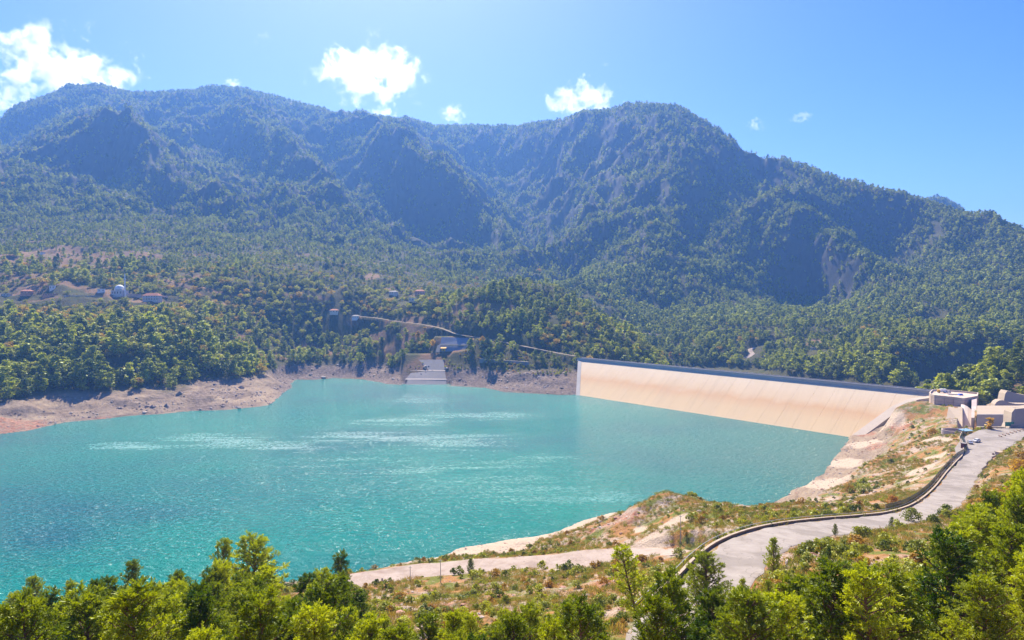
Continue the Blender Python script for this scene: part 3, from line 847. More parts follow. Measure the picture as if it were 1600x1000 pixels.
# clip the rockfill body on the right by the plinth: build it as steps following the plinth
body = MB()
ts = np.linspace(-6, DL + 1, 60)
def zlow(t):     # lowest face height for this t (right plinth)
    zs = [p[1] for p in PL]; tp = [p[0] for p in PL]
    a_ = float(np.interp(t, tp, zs)) if t < tp[-1] else -47.0
    return min(30.4, max(a_, zlow_left(t), -47.0))
prev = None
rows_ = []
for t_ in ts:
    zl = max(zlow(t_), -47.0); ql = (ZTOP - zl) * SLOPE
    rows_.append([dam_pt(t_, ql, zl - 1.0), dam_pt(t_, 0.2, 30.3), dam_pt(t_, -11, 30.3), dam_pt(t_, -11 - (30.3 + 47) * 1.4, -47), dam_pt(t_, ql, -48)])
vs = [p for r in rows_ for p in r]; fs = []
for i in range(len(ts) - 1):
    for k in range(5): fs.append((i*5+k, i*5+(k+1)%5, (i+1)*5+(k+1)%5, (i+1)*5+k))
fs += [tuple(range(5)), tuple((len(ts)-1)*5 + k for k in range(5))]
body.add(vs, fs); body.build("rockfill_body", M_ROCKF, dam)
# the concrete face: slabs 15 m wide with open joints
face = MB(); t0 = 0.0
edges = [-4.0] + list(np.arange(7.0, DL - 2, 15.0)) + [DL]
for i in range(len(edges) - 1):
    a = edges[i] + 0.05; b = edges[i+1] - 0.05
    for (z1, z0) in ((31.0, -46),):
        za0 = max(z0, zlow(a)); zb0 = max(z0, zlow(b))
        if za0 >= z1 - 0.05 and zb0 >= z1 - 0.05: continue
        if zb0 >= z1: continue
        qa0, qb0, q1 = (ZTOP - za0) * SLOPE, (ZTOP - zb0) * SLOPE, (ZTOP - z1) * SLOPE
        if za0 >= z1:   # corner cut by plinth
            zs = [p[1] for p in PL][::-1]; tq = [p[0] for p in PL][::-1]
            a = float(np.interp(z1, zs, tq)); za0 = z1; qa0 = q1
        top = [dam_pt(a, q1, z1), dam_pt(b, q1, z1), dam_pt(b, qb0, zb0), dam_pt(a, qa0, za0)]
        bot = [(p[0], p[1], p[2] - 0.6) for p in top]
        face.add(top + bot, [(0,1,2,3),(7,6,5,4),(0,4,5,1),(1,5,6,2),(2,6,7,3),(3,7,4,0)])
face.build("concrete_face", M_FACE, dam)
# joints backing shows as a dark strip under the gaps
# left end slab, slightly raised
le = MB(); vs = []
for t_, z_ in PR:
    q_ = (ZTOP - z_) * SLOPE
    vs += [dam_pt(t_ - 4.6, q_ , z_ + 0.35), dam_pt(t_ + 1.0, q_, z_ + 0.6), dam_pt(t_ + 1.0, q_, z_ - 4), dam_pt(t_ - 4.6, q_, z_ - 2)]
le.add(vs, [(i*4+k, i*4+(k+1)%4, (i+1)*4+(k+1)%4, (i+1)*4+k) for i in range(2) for k in range(4)] + [(0,1,2,3),(8,9,10,11)])
le.build("end_slab", M_GREYC, dam)
# crest wall with panel joints
cw = MB(); e2 = list(np.arange(-4.0, DL + 3, 12.0)) + [DL + 3]
for i in range(len(e2) - 1):
    a, b = e2[i] + 0.05, e2[i+1] - 0.05
    secw = [(0.5, 30.7), (0.5, 31.1), (0.0, 31.6), (-0.25, 32.4), (-0.3, 34.3), (-0.75, 34.3), (-0.75, 30.7)]
    cw.add([dam_pt(a, q, z) for q, z in secw] + [dam_pt(b, q, z) for q, z in secw],
           [(k, (k+1) % 7, 7+(k+1) % 7, 7+k) for k in range(7)] + [tuple(range(7)), tuple(range(13, 6, -1))])
cw.build("crest_wall", M_GREYC, dam)
cr = MB(); cr.add([dam_pt(-8,-0.8,z) for z in (33.4,)] + [dam_pt(DL+6,-0.8,33.4), dam_pt(DL+6,-10.2,33.4), dam_pt(-8,-10.2,33.4)] + [dam_pt(-8,-0.8,30.4), dam_pt(DL+6,-0.8,30.4), dam_pt(DL+6,-10.2,30.4), dam_pt(-8,-10.2,30.4)],
       [(0,1,2,3),(7,6,5,4),(0,4,5,1),(1,5,6,2),(2,6,7,3),(3,7,4,0)])
cr.build("crest_road", M_ASPH, dam)
cb = MB(); cb.add([dam_pt(-8,-10.3,34.0), dam_pt(DL+6,-10.3,34.0), dam_pt(DL+6,-10.8,34.0), dam_pt(-8,-10.8,34.0), dam_pt(-8,-10.3,30), dam_pt(DL+6,-10.3,30), dam_pt(DL+6,-10.8,30), dam_pt(-8,-10.8,30)],
       [(0,1,2,3),(7,6,5,4),(0,4,5,1),(1,5,6,2),(2,6,7,3),(3,7,4,0)])
cb.build("crest_kerb", M_GREYC, dam)
# plinth along the right abutment
pl = MB(); rows_ = []
for k, (t_, z_) in enumerate(PL):
    hq = (ZTOP - z_) * SLOPE
    wd = 6.5 if k > 1 else 4.5
    dn = (2.0, 2.5, 5.5, 7, 7)[k]
    rows_.append([dam_pt(t_ + 1.2, hq, z_ - 0.6), dam_pt(t_ + 1.2, hq, z_ + 0.9), dam_pt(t_ - wd, hq + 1.0, z_ + 0.9), dam_pt(t_ - wd, hq + 1.0, z_ - dn), dam_pt(t_ + 1.2, hq, z_ - dn)])
fs = []
for i in range(len(rows_) - 1):
    for k in range(5): fs.append((i*5+k, i*5+(k+1)%5, (i+1)*5+(k+1)%5, (i+1)*5+k))
fs += [tuple(range(5)), tuple((len(rows_)-1)*5 + k for k in range(5))]
pl.add([p for r in rows_ for p in r], fs); pl.build("plinth", M_CONC, dam)


# ================================================================ vegetation
M_BARK = simple("pine_bark", (0.20,0.12,0.08), 0.95, 0.35, 4.0)
M_NEEDLE = foliage("pine_needles", (0.05,0.11,0.002), (0.52,0.56,0.012), None, 0, 0.5, 0.5)
M_PINEFAR = foliage("pine_foliage", (0.05,0.085,0.006), (0.47,0.50,0.028), None, 0, 0.46, 0.05)
M_BROAD = foliage("broadleaf_foliage", (0.055,0.08,0.008), (0.47,0.46,0.032), (0.66,0.42,0.04), 0.17, 0.46, 0.1)
M_SHRUB = foliage("shrub_foliage", (0.10,0.13,0.008), (0.46,0.46,0.03), (0.52,0.26,0.03), 0.15, 0.45, 0.3)
M_AUTUMN = foliage("autumn_foliage", (0.45,0.25,0.02), (0.70,0.42,0.04), None, 0, 0.5, 0.3)
M_ORANGE = foliage("orange_foliage", (0.30,0.12,0.02), (0.60,0.28,0.03), None, 0, 0.5, 0.3)

def unit(v): return v / (np.linalg.norm(v, axis=-1, keepdims=True) + 1e-9)
def quads(c, a, b):
    """quads with centre c and half axes a, b -> verts, faces"""
    n = len(c)
    v = np.stack([c - a - b, c + a - b, c + a + b, c - a + b], 1).reshape(-1, 3)
    return v, np.arange(n * 4).reshape(n, 4)
def blades(base, d, L, wd, r):
    side = unit(np.cross(d, r.normal(size=d.shape)))
    v = np.stack([base - side * wd * .5, base + side * wd * .5, base + d * L + side * wd, base + d * L - side * wd], 1).reshape(-1, 3)
    return v, np.arange(len(base) * 4).reshape(-1, 4)
def limb(pts, rad, n=5):
    """tapered tube along points"""
    vs = []; fs = []
    pts = [np.array(p, float) for p in pts]
    for i, p in enumerate(pts):
        d = pts[min(i+1, len(pts)-1)] - pts[max(i-1, 0)]; d /= np.linalg.norm(d) + 1e-9
        a = np.cross(d, (0.3, 0.9, 0.1)); a /= np.linalg.norm(a) + 1e-9; b = np.cross(d, a)
        for k in range(n):
            t = 2 * math.pi * k / n; vs.append(p + (a * math.cos(t) + b * math.sin(t)) * rad[i])
    for i in range(len(pts) - 1):
        for k in range(n): fs.append((i*n+k, i*n+(k+1)%n, (i+1)*n+(k+1)%n, (i+1)*n+k))
    return np.array(vs), np.array(fs)
def join(parts):
    vs = []; fs = []; o = 0
    for v, f in parts:
        vs.append(v); fs.append(f + o); o += len(v)
    return np.concatenate(vs), np.concatenate(fs)

def near_pine(seed, lean=0.0, sparse=1.0, crown0=0.12, spread=0.30):
    """a 10 m young pine: whorls of rising boughs with brush-like needle tufts"""
    r = np.random.default_rng(seed); H = 10.0
    cx = r.normal() * 0.3; cyy = r.normal() * 0.3
    def axis(t): return np.array([lean * H * t**1.5 + cx * math.sin(t * 3), cyy * math.sin(t * 2.2), H * t])
    T = np.linspace(0, 1, 12)
    tv, tf = limb([axis(t) for t in T], [0.17 * (1 - t) ** 0.8 + 0.02 for t in T], 7)
    wood = [(tv, tf)]; B = []; Dr = []
    nb = int(74 * sparse)
    for k in range(nb):
        t = crown0 + (0.98 - crown0) * (k + r.random()) / nb
        p0 = axis(t); az = k * 2.4 + r.normal() * 0.4
        prof = (1 - t) ** 0.62 * (0.55 + 0.45 * min(1, (t - crown0 + 0.12) / 0.25))
        L = H * spread * prof * r.uniform(0.65, 1.2) + 0.35
        up = r.uniform(0.15, 0.75) + 0.5 * t
        d = np.array([math.cos(az), math.sin(az), up]); d /= np.linalg.norm(d)
        pts = [p0]; m = max(3, int(L / 0.45))
        for q in range(m):
            d = d + np.array([r.normal() * 0.08, r.normal() * 0.08, 0.07]); d /= np.linalg.norm(d)
            pts.append(pts[-1] + d * L / m)
        wood.append(limb(pts, [0.045 * (1 - i / (m + 1)) * (L / 2.5 + .4) + 0.008 for i in range(m + 1)], 4))
        for i in range(1, m + 1):
            f = i / m
            if f < 0.25: continue
            ns = 2 if i < m else 3
            for s_ in range(ns + (r.random() < 0.6)):
                sd_ = unit(d * 0.6 + r.normal(size=3) * 0.75 + np.array([0, 0, 0.35])) if i < m or s_ else d
                ll = r.uniform(0.25, 0.75) * (1.1 - 0.4 * f)
                c = pts[i] + sd_ * ll
                if s_ == 0 or r.random() < 0.3: wood.append(limb([pts[i], c], [0.012, 0.006], 3))
                for e in range(3):
                    B.append(pts[i] + sd_ * ll * (0.45 + 0.3 * e)); Dr.append(sd_)
    B.append(axis(1.0)); Dr.append(np.array([0, 0, 1.0]))
    B = np.array(B); Dr = np.array(Dr); K = 7
    b = np.repeat(B, K, 0); d = unit(np.repeat(Dr, K, 0) * 1.0 + r.normal(size=(len(b), 3)) * 0.62 + np.array([0, 0, 0.3]))
    L = r.uniform(0.16, 0.30, size=(len(b), 1))
    nv, nf = blades(b, d, L, r.uniform(0.018, 0.034, size=(len(b), 1)), r)
    wv_, wf_ = join(wood)
    return mesh_np("pine_trunk", wv_, wf_, [M_BARK]), mesh_np("pine_crown", nv, nf, [M_NEEDLE])

def clump_tree(seed, kind, blobs, per, leaf):
    """crown of leaf clumps; unit height 1, returns crown verts/faces"""
    r = np.random.default_rng(seed)
    C_ = []; R_ = []
    for i in range(blobs):
        t = r.random()
        if kind == 'pine':
            z = 0.2 + 0.78 * t; rad = 0.27 * (1 - t) ** 0.7 * (0.6 + 0.4 * min(1, t * 5)) + 0.02; br = 0.10 + 0.07 * (1 - t)
        elif kind == 'round':
            z = 0.28 + 0.55 * t; rad = 0.34 * math.sin(math.pi * (0.15 + 0.8 * t)); br = 0.15
        elif kind == 'bush':
            z = 0.15 + 0.6 * t; rad = 0.5 * math.sqrt(max(0.05, 1 - t * t)); br = 0.22
        else:   # cypress / poplar
            z = 0.1 + 0.85 * t; rad = 0.09 * math.sin(math.pi * (0.12 + 0.83 * t)) + 0.01; br = 0.08
        a = r.random() * 6.283; rr = rad * math.sqrt(r.random())
        C_.append((rr * math.cos(a), rr * math.sin(a), z)); R_.append(br * r.uniform(0.7, 1.2))
    C_ = np.repeat(np.array(C_), per, 0); R_ = np.repeat(np.array(R_), per)[:, None]
    d = unit(r.normal(size=C_.shape) + np.array([0, 0, 0.25]))
    c = C_ + d * R_ * r.uniform(0.55, 1.05, size=R_.shape) * np.array([1, 1, 0.8])
    nrm = unit(d + r.normal(size=d.shape) * 0.55)
    a = unit(np.cross(nrm, r.normal(size=nrm.shape))); b = np.cross(nrm, a)
    s_ = leaf * r.uniform(0.6, 1.3, size=R_.shape)
    return quads(c, a * s_, b * s_ * r.uniform(0.5, 0.9, size=R_.shape))
def trunk_np(h=0.6, r0=0.022):
    return limb([(0, 0, -0.05), (0.01, 0, h * 0.5), (0, 0.01, h)], [r0, r0 * 0.7, r0 * 0.25], 5)

def mk_protos(kind, n, blobs, per, leaf, mat, seed0):
    out = []
    for i in range(n):
        out.append(mesh_np("crown", *clump_tree(seed0 + i, kind, blobs, per, leaf), [mat]))
    return out
ME_TRUNK = mesh_np("trunk", *trunk_np(), [M_BARK])
def proto_one(name, kind, blobs, per, leaf, mat, seed, with_trunk=True):
    cv, cf = clump_tree(seed, kind, blobs, per, leaf)
    mi = np.zeros(len(cf), int)
    if with_trunk:
        tv, tf = trunk_np(); v, f = join([(cv, cf), (tv, tf)]); mi = np.concatenate([mi, np.ones(len(tf), int)])
    else: v, f = cv, cf
    return bpy.data.objects.new(name, mesh_np(name, v, f, [mat, M_BARK], mi))
def proto_coll(name, objs):
    c = bpy.data.collections.new(name)
    for i, o in enumerate(objs):
        o.name = "%s_%02d" % (name, i); c.objects.link(o)
    return c
def scatter_stuff(name, P, scale, coll, nvar, label, cat, tilt=0.0, seed=5):
    """one object that instances the meshes of a collection on its points"""
    r = np.random.default_rng(seed); n_ = len(P)
    me = bpy.data.meshes.new(name); me.vertices.add(n_); me.vertices.foreach_set('co', np.asarray(P, np.float32).ravel())
    for nm, ty, arr in (('s', 'FLOAT', scale), ('rz', 'FLOAT', r.random(n_) * 6.283), ('k', 'INT', r.integers(0, nvar, n_))):
        a = me.attributes.new(nm, ty, 'POINT'); a.data.foreach_set('value', np.asarray(arr, np.float32 if ty == 'FLOAT' else np.int32))
    o = obj(name, me)
    g = bpy.data.node_groups.new(name, 'GeometryNodeTree')
    g.interface.new_socket('Geometry', in_out='INPUT', socket_type='NodeSocketGeometry')
    g.interface.new_socket('Geometry', in_out='OUTPUT', socket_type='NodeSocketGeometry')
    gi = g.nodes.new('NodeGroupInput'); go = g.nodes.new('NodeGroupOutput')
    ip = g.nodes.new('GeometryNodeInstanceOnPoints'); ci = g.nodes.new('GeometryNodeCollectionInfo')
    ci.inputs['Collection'].default_value = coll; ci.inputs['Separate Children'].default_value = True; ci.inputs['Reset Children'].default_value = True
    def na(nm, ty):
        q = g.nodes.new('GeometryNodeInputNamedAttribute'); q.data_type = ty; q.inputs['Name'].default_value = nm
        return q.outputs['Attribute']
    cx = g.nodes.new('ShaderNodeCombineXYZ')
    g.links.new(na('rz', 'FLOAT'), cx.inputs[2])
    g.links.new(gi.outputs[0], ip.inputs['Points']); g.links.new(ci.outputs[0], ip.inputs['Instance'])
    ip.inputs['Pick Instance'].default_value = True
    g.links.new(na('k', 'INT'), ip.inputs['Instance Index'])
    g.links.new(cx.outputs[0], ip.inputs['Rotation']); g.links.new(na('s', 'FLOAT'), ip.inputs['Scale'])
    g.links.new(ip.outputs[0], go.inputs[0])
    md = o.modifiers.new('scatter', 'NODES'); md.node_group = g
    return tag(o, label, cat, kind='stuff')

# ---- where things grow
road_d = np.full(Z.shape, 1e9)
for path, hw, shd in roads: road_d = np.minimum(road_d, seg_dist(GX, GY, path)[0] - hw)
road_d = np.minimum(road_d, pd)
Tg, Qg = dam_tq(GX, GY)
damzone = (Tg > -22) & (Tg < DL + 3) & (Q > np.where(Tg < 70, -22, -60)) & (Q < 60)
runmax = np.maximum.accumulate((Z - CAMZ) / GY, axis=0)
vis = ((Z + 13 - CAMZ) / GY > runmax - 0.012)
def proj(x, y, z):
    dy = np.asarray(y) * cp + (np.asarray(z) - CAMZ) * sp_; dz = -np.asarray(y) * sp_ + (np.asarray(z) - CAMZ) * cp
    return 800 + F * np.asarray(x) / dy, 500 - F * dz / dy
def jitter_grid(x0, x1, y0, y1, s, seed):
    r = np.random.default_rng(seed)
    xx, yy = np.meshgrid(np.arange(x0, x1, s), np.arange(y0, y1, s))
    xx = xx.ravel() + r.uniform(-.48, .48, xx.size) * s; yy = yy.ravel() + r.uniform(-.48, .48, yy.size) * s
    k = (np.abs(xx / np.maximum(yy, 1)) < 0.88); return xx[k], yy[k]
def nn(G, x, y):
    i, j, _, _ = gidx(x, y); return G[j, i]
wild = np.clip(1 - bare * 1.2 - clear * 0.78 - rock * 0.66, 0, 1)
wild *= (road_d > 2.5) & (~damzone) & (Z > 3)
for _px, _py in ((656,469),(640,470),(615,462),(42,461),(10,464),(80,456),(78,463),(238,471),(262,468),(158,458),(187,464),(130,466),(522,491),(556,499),(1275,548),(66,398)):
    _x, _y, _z = gat(_px, _py)
    wild *= 1 - (np.exp(-((GX - _x) / 17) ** 2 - ((GY - (_y - 13)) / 24) ** 2) > 0.36)
for path, hw, shd in roads[4:]:
    wild *= seg_dist(GX, GY + 10, path)[0] > 11
wild *= seg_dist(GX, GY + 7, roads[2][0])[0] > 6
wild *= ~((PXg > 1425) & (PXg < 1760) & (GY < 500))
wild *= 1 - 0.9 * ((PXg > 628) & (PXg < 704) & (GY > 792) & (GY < 874))
wild *= 1 - 1.0 * ((PXg > 674) & (PXg < 737) & (GY > 835) & (GY < 886))
wild *= 1 - 0.85 * ((PXg > 704) & (PXg < 900) & (GY > 770) & (GY < 850) & (Z < 36))
# bands: (y0, y1, spacing, hmin, hmax)
pines = []; broads = []
rv = np.random.default_rng(99)
for y0, y1, s_, h0, h1 in ((445,1100,6.6,7,12.5),(1100,1800,6.0,6.5,10.5),(1800,3450,9.2,7.5,13)):
    x, y = jitter_grid(-0.88 * y1, 0.88 * y1, y0, y1, s_, int(y0))
    k = nn(vis, x, y) & (rv.random(len(x)) < nn(wild, x, y)) & (nn(wild, x, y) > 0.15)
    # the near right hillside is handled apart
    k &= ~((y < 470) & (x > 60) & (x < 0.55 * y + 40))
    x, y = x[k], y[k]; z = sample(Z, x, y)
    big = fbm(x / 45, y / 45, 3, 201)
    apron = (y > 1080) & (y < 2000) & (nn(SL, x, y) < 0.62) & (x / y < 0.05)
    h = np.where(apron, 0.68, 1.0) * (np.where(y < 820, 3.5, 0) + h0 + (h1 - h0) * np.clip(0.5 + 0.5 * big, 0, 1.1)) * np.clip(np.exp(rv.normal(size=len(x)) * 0.30 - 0.06), 0.45, 1.6)
    gap = rv.random(len(x)) < np.clip(0.93 + 0.7 * big + 0.9 * fbm(x / 24, y / 24, 2, 203), 0.25, 1); x, y, z, h = x[gap], y[gap], z[gap], h[gap]
    # share of broadleaf trees: the cultivated valley floor and lower slopes
    px, py = proj(x, y, z)
    val = np.exp(-((py - 470) / 55.) ** 2) * (px < 760) + 0.10
    val = np.where((px > 690) & (px < 1040) & (y < 1060) & (y > 820), 0.15 + 0.5 * (px > 850), val)
    val = np.where(y > 1300, val * 0.3, val)
    isb = rv.random(len(x)) < np.clip(val + 0.25 * fbm(x / 80, y / 80, 2, 207), 0.02, 0.9)
    pines.append(np.stack([x, y, z, h], 1)[~isb]); q = np.stack([x, y, z, h * 0.72], 1)[isb]; broads.append(q)
pines = np.concatenate(pines); broads = np.concatenate(broads)
print('trees', len(pines), len(broads))
def split_big(P, n_, wl=0.0):
    px, py = proj(P[:,0], P[:,1], P[:,2]); size = P[:,3] / P[:,1]
    e = (P[:,2] + P[:,3] - CAMZ) / P[:,1]
    ok_ = (px > -5) & (px < 1605) & (e > nn(runmax, P[:,0], P[:,1]) + 0.25 * size)
    size = np.where(ok_, size, 0); o_ = np.argsort(-size)
    return P[o_[:n_]], P[o_[n_:]]

# ---- foreground pines: silhouette measured in the photograph
SIL = [(-400,960),(0,935),(50,908),(100,898),(150,905),(205,882),(240,880),(285,870),(345,850),(395,843),(440,868),(470,882),(500,872),(530,868),(560,905),(580,950),(650,968),(700,958),(760,955),(830,945),(900,935),(950,945),(985,925),
       (1040,905),(1100,895),(1160,905),(1200,905),(1250,900),(1290,885),(1330,880),(1370,890),(1420,878),(1470,850),(1510,800),(1550,745),(1600,700),(2000,650)]
sil = lambda px: np.interp(px, [q[0] for q in SIL], [q[1] for q in SIL])
NP = [near_pine(1001), near_pine(1002, 0.05, 0.9, 0.08, 0.26), near_pine(1003, 0, 1.15, 0.06, 0.34), near_pine(1004, -0.06, 0.8, 0.2, 0.27), near_pine(1005, 0.02, 0.7, 0.3, 0.36)]
NP_LEAN = near_pine(1010, -0.22, 0.55, 0.25, 0.24)
def place_pine(x, y, h, var, label, group, rz=None, wide=1.0, dz=0.0):
    o = empty("pine_tree", (x, y, ground(x, y) - 0.15 + dz), random.random() * 6.28 if rz is None else rz, label, "pine tree", group)
    s_ = h / 10.0; o.scale = (s_ * wide, s_ * wide, s_)
    tk, cr_ = (NP + [NP_LEAN])[var]
    obj("trunk", tk, o); obj("crown", cr_, o)
    return o
occupied = []
# individually surveyed pines: (px, py of top, distance, variant, width, label)
HERO = [
 (395,843,95,4,1.35,"broad yellow-green pine with a bare reddish trunk, tallest crown of the left grove"),
 (525,868,105,1,1.0,"narrow dark-tipped pine beside the end of the pale track, right edge of the left grove"),
 (345,850,104,3,0.9,"dark pine tip standing just left of the broad yellow-green pine"),
 (205,880,100,0,1.0,"pine with a double spike top in the middle of the left grove"),
 (50,905,92,2,1.0,"pine at the far left edge whose tip overlaps the dark patch of water"),
 (735,873,186,2,1.0,"small round pine standing alone on the far edge of the pale lakeside track"),
 (1010,858,70,5,1.15,"slender leaning pine with a bare trunk below the end of the guard wall"),
 (1208,842,98,0,1.0,"young pine rising over the near kerb of the road at the bend"),
 (1100,868,80,2,1.5,"bushy pine overlapping the lower end of the curved road"),
 (1294,856,95,1,1.0,"upright pine in front of the pale scree below the road"),
 (1393,808,148,3,1.0,"thin broad-branched tree beside the inner edge of the road"),
 (1160,905,84,0,1.0,"pine in front of the road where it leaves the picture"),
 (888,930,110,1,1.05,"bushy upright pine among the boulders in the bottom middle"),
 (1540,905,60,4,1.4,"large dark green pine nearest the camera in the lower right corner"),
 (1305,822,131,0,1.0,"small cone-shaped pine alone on the inner kerb of the road bend"),
 (1276,846,112,2,1.2,"little bushy pine on the scree edge left of the small cone-shaped pine"),
 (970,470+0,0,0,0,None),
]
for px, py, Y, var, wd, lab in HERO:
    if not lab: continue
    x, y, zt = atY(px, py, Y); g = ground(x, y); h = max(2.5, zt - g)
    lean = var == 5
    if lean: x += 0.0
    place_pine(x, y, h, var, lab, None, rz=(0.0 if lean else None), wide=wd); occupied.append((x, y, 2.2))
fx, fy = jitter_grid(-150, 190, 36, 215, 3.5, 4242)
fr = np.random.default_rng(31); cnt = 0
order = np.argsort(fy)
fg_shrubs = []
for i in order:
    x, y = float(fx[i]), float(fy[i])
    g = ground(x, y); px, py = proj(x, y, g); px = float(px); py = float(py)
    if px < -60 or px > 1670: continue
    rd = float(nn(road_d, np.array([x]), np.array([y]))[0]); s_ = float(nn(sd, np.array([x]), np.array([y]))[0])
    if rd < 2.2 or s_ < 8: continue
    h = fr.uniform(5.5, 10.5)
    zt_max = atY(px, sil(px) + fr.uniform(0, 45), y)[2]
    h = min(h, zt_max - g)
    left = px < 575 + 20 * math.sin(y); right = px > 1030
    dens = 1.0 if left else (1.0 if right else 0.45)
    if 580 < px < 1000: dens = 0.6 if py > 970 else 0.3
    if 1180 < px < 1420 and y > 88: dens *= 0.15
    if px > 1420 and y > 110: dens *= 0.6
    if h < 2.2 or fr.random() > dens or any((x-a)**2+(y-b)**2 < c*c for a, b, c in occupied):
        fg_shrubs.append((x, y)); continue
    if cnt >= 232: continue
    occupied.append((x, y, 2.3 if left else 2.4)); cnt += 1
    if left: lab, grp = "yellow-green pine in the dense grove filling the lower left corner", "pines of the lower left grove"
    elif right: lab, grp = "green pine on the wooded slope below the road in the lower right", "pines of the lower right slope"
    else: lab, grp = "small young pine among boulders at the bottom middle", "pines among the boulders"
    place_pine(x, y, h, int(fr.integers(0, 5)), lab, grp, wide=float(fr.uniform(0.95, 1.35)))
print('foreground pines', cnt, 'free', len(fg_shrubs))

# ---- mid distance trees: the largest as things, the others as one wood
MP = mk_protos('pine', 4, 26, 22, 0.030, M_PINEFAR, 300)
MBR = mk_protos('round', 4, 22, 22, 0.034, M_BROAD, 320)
def place_mid(P, protos, name, cat, labf, wmul):
    for k, (x, y, z, h) in enumerate(P):
        lab, grp = labf(x, y, z)
        o = empty(name, (x, y, z - 0.3), random.random() * 6.28, lab, cat, grp)
        w_ = h * random.uniform(0.9, 1.35) * wmul; o.scale = (w_, w_, h)
        obj("trunk", ME_TRUNK, o); obj("crown", protos[k % len(protos)], o)
def lab_pine(x, y, z):
    px = float(proj(x, y, z)[0])
    if px < 560: return "green pine of the wood above the bare bank on the left shore", "pines along the left shore"
    if px < 1040: return "pine near the chute and the wooded knoll above the far shore", "pines on the far shore"
    return "pine on the slopes just behind the dam", "pines behind the dam"
def lab_broad(x, y, z):
    px = float(proj(x, y, z)[0])
    if px < 560: return "round broadleaf tree in the wood above the left shore", "broadleaf trees along the left shore"
    if px < 1040: return "round broadleaf tree near the chute and the wooded knoll", "broadleaf trees on the far shore"
    return "round broadleaf tree on the slopes behind the dam", "broadleaf trees behind the dam"
bp, pines = split_big(pines, 296 - cnt - 13); bb, broads = split_big(broads, 260)
place_mid(bp, MP, "pine_tree", "pine tree", lab_pine, 1.2)
place_mid(bb, MBR, "broadleaf_tree", "broadleaf tree", lab_broad, 1.35)
def stuff_split(P, nm, kind, mat, seed, lab, wl):
    m1 = P[:,1] < 1150
    for q, blobs, per, leaf, sfx in ((P[m1], 22, 14, 0.036, 0), (P[~m1], 13, 9, 0.058, 1)):
        pass
def forest(P, nm, kind, mat, seed, lab, cat):
    near_ = P[:,1] < 1150
    pr = [proto_one(nm, kind, 22, 14, 0.038, mat, seed + i) for i in range(4)] + [proto_one(nm, kind, 13, 9, 0.06, mat, seed + 10 + i, False) for i in range(4)]
    for o in pr: o.data.transform(Matrix.Diagonal((1.4, 1.4, 1, 1)))
    c = proto_coll(nm + "_kinds", pr)
    r = np.random.default_rng(seed)
    o = scatter_stuff(nm, P[:,:3] - np.array([0, 0, 0.3]), P[:,3], c, 4, lab, cat)
    k = r.integers(0, 4, len(P)) + np.where(near_, 0, 4)
    o.data.attributes['k'].data.foreach_set('value', k.astype(np.int32))
forest(pines, "pine_forest", 'pine', M_PINEFAR, 400, "dense pine forest covering the mountains and slopes round the lake", "forest")
forest(broads, "broadleaf_wood", 'round', M_BROAD, 440, "broadleaf trees with some yellow autumn crowns scattered over the valley slopes", "wood")

# ---- shrubs on the near slopes
SHB = []
r5 = np.random.default_rng(77)
x, y = jitter_grid(-160, 330, 60, 475, 2.6, 515)
z = sample(Z, x, y); px, py = proj(x, y, z)
rd = nn(road_d, x, y); s0 = nn(sd, x, y); br = nn(bare, x, y); sn = nn(sand, x, y); rdm = nn(redm, x, y); dz_ = nn(damzone, x, y)
den = sstep(-0.10, 0.25, fbm(x / 13, y / 13, 4, 301)) * (0.25 + 0.75 * sstep(-0.2, 0.3, fbm(x / 40, y / 40, 2, 305)))
den = np.where((px > 590) & (px < 900) & (py < 882) & (py > 850), 0.95, den)
den *= (1 - br) * (1 - sn) * (1 - 0.7 * rdm)
k = (rd > 0.8) & (s0 > 3) & (z > 5) & (r5.random(len(x)) < den) & ~dz_ & ~((y > 400) & (px < 900)) & (px > -50) & (px < 1650)
x, y, z = x[k], y[k], z[k]
hh = np.exp(r5.normal(size=len(x)) * 0.42) * 0.95
# bushier growth inside the foreground groves
fs_ = np.array(fg_shrubs); zf = sample(Z, fs_[:,0], fs_[:,1]); kf = nn(sand, fs_[:,0], fs_[:,1]) < 0.4
pf, _ = proj(fs_[:,0], fs_[:,1], zf)
den2 = np.where((pf > 575) & (pf < 1030), 0.35, 0.75); den2 = np.where((fs_[:,1] > 120), 0.25, den2)
kf &= r5.random(len(fs_)) < den2
SHB = np.concatenate([np.stack([x, y, z, hh], 1), np.stack([fs_[kf,0], fs_[kf,1], zf[kf], r5.uniform(1.0, 2.8, kf.sum())], 1)])
bs, SHB = split_big(SHB, 280)
SP = mk_protos('bush', 5, 22, 26, 0.045, M_SHRUB, 600)
for k, (x_, y_, z_, h_) in enumerate(bs):
    px = float(proj(x_, y_, z_)[0])
    if px < 575: lab, grp = "low shrub under the pines of the lower left grove", "shrubs of the lower left"
    elif px < 1030: lab, grp = "low shrub between boulders and the pale track, bottom middle", "shrubs of the bottom middle"
    else: lab, grp = "shrub on the slopes beside the curved road, right side", "shrubs of the right slope"
    o = tag(obj("shrub", SP[k % 5], None, (x_, y_, z_ - 0.1), random.random() * 6.28), lab, "shrub", grp)
    w_ = h_ * random.uniform(0.9, 1.4); o.scale = (w_, w_, h_)
pr = [proto_one("low_shrubs", 'bush', 14, 14, 0.07, M_SHRUB, 640 + i, False) for i in range(5)]
scatter_stuff("low_shrubs", SHB[:,:3] - np.array([0, 0, 0.1]), SHB[:,3] * 1.15, proto_coll("low_shrub_kinds", pr), 5, "low olive and rusty scrub covering the dry slopes by the road", "scrub")

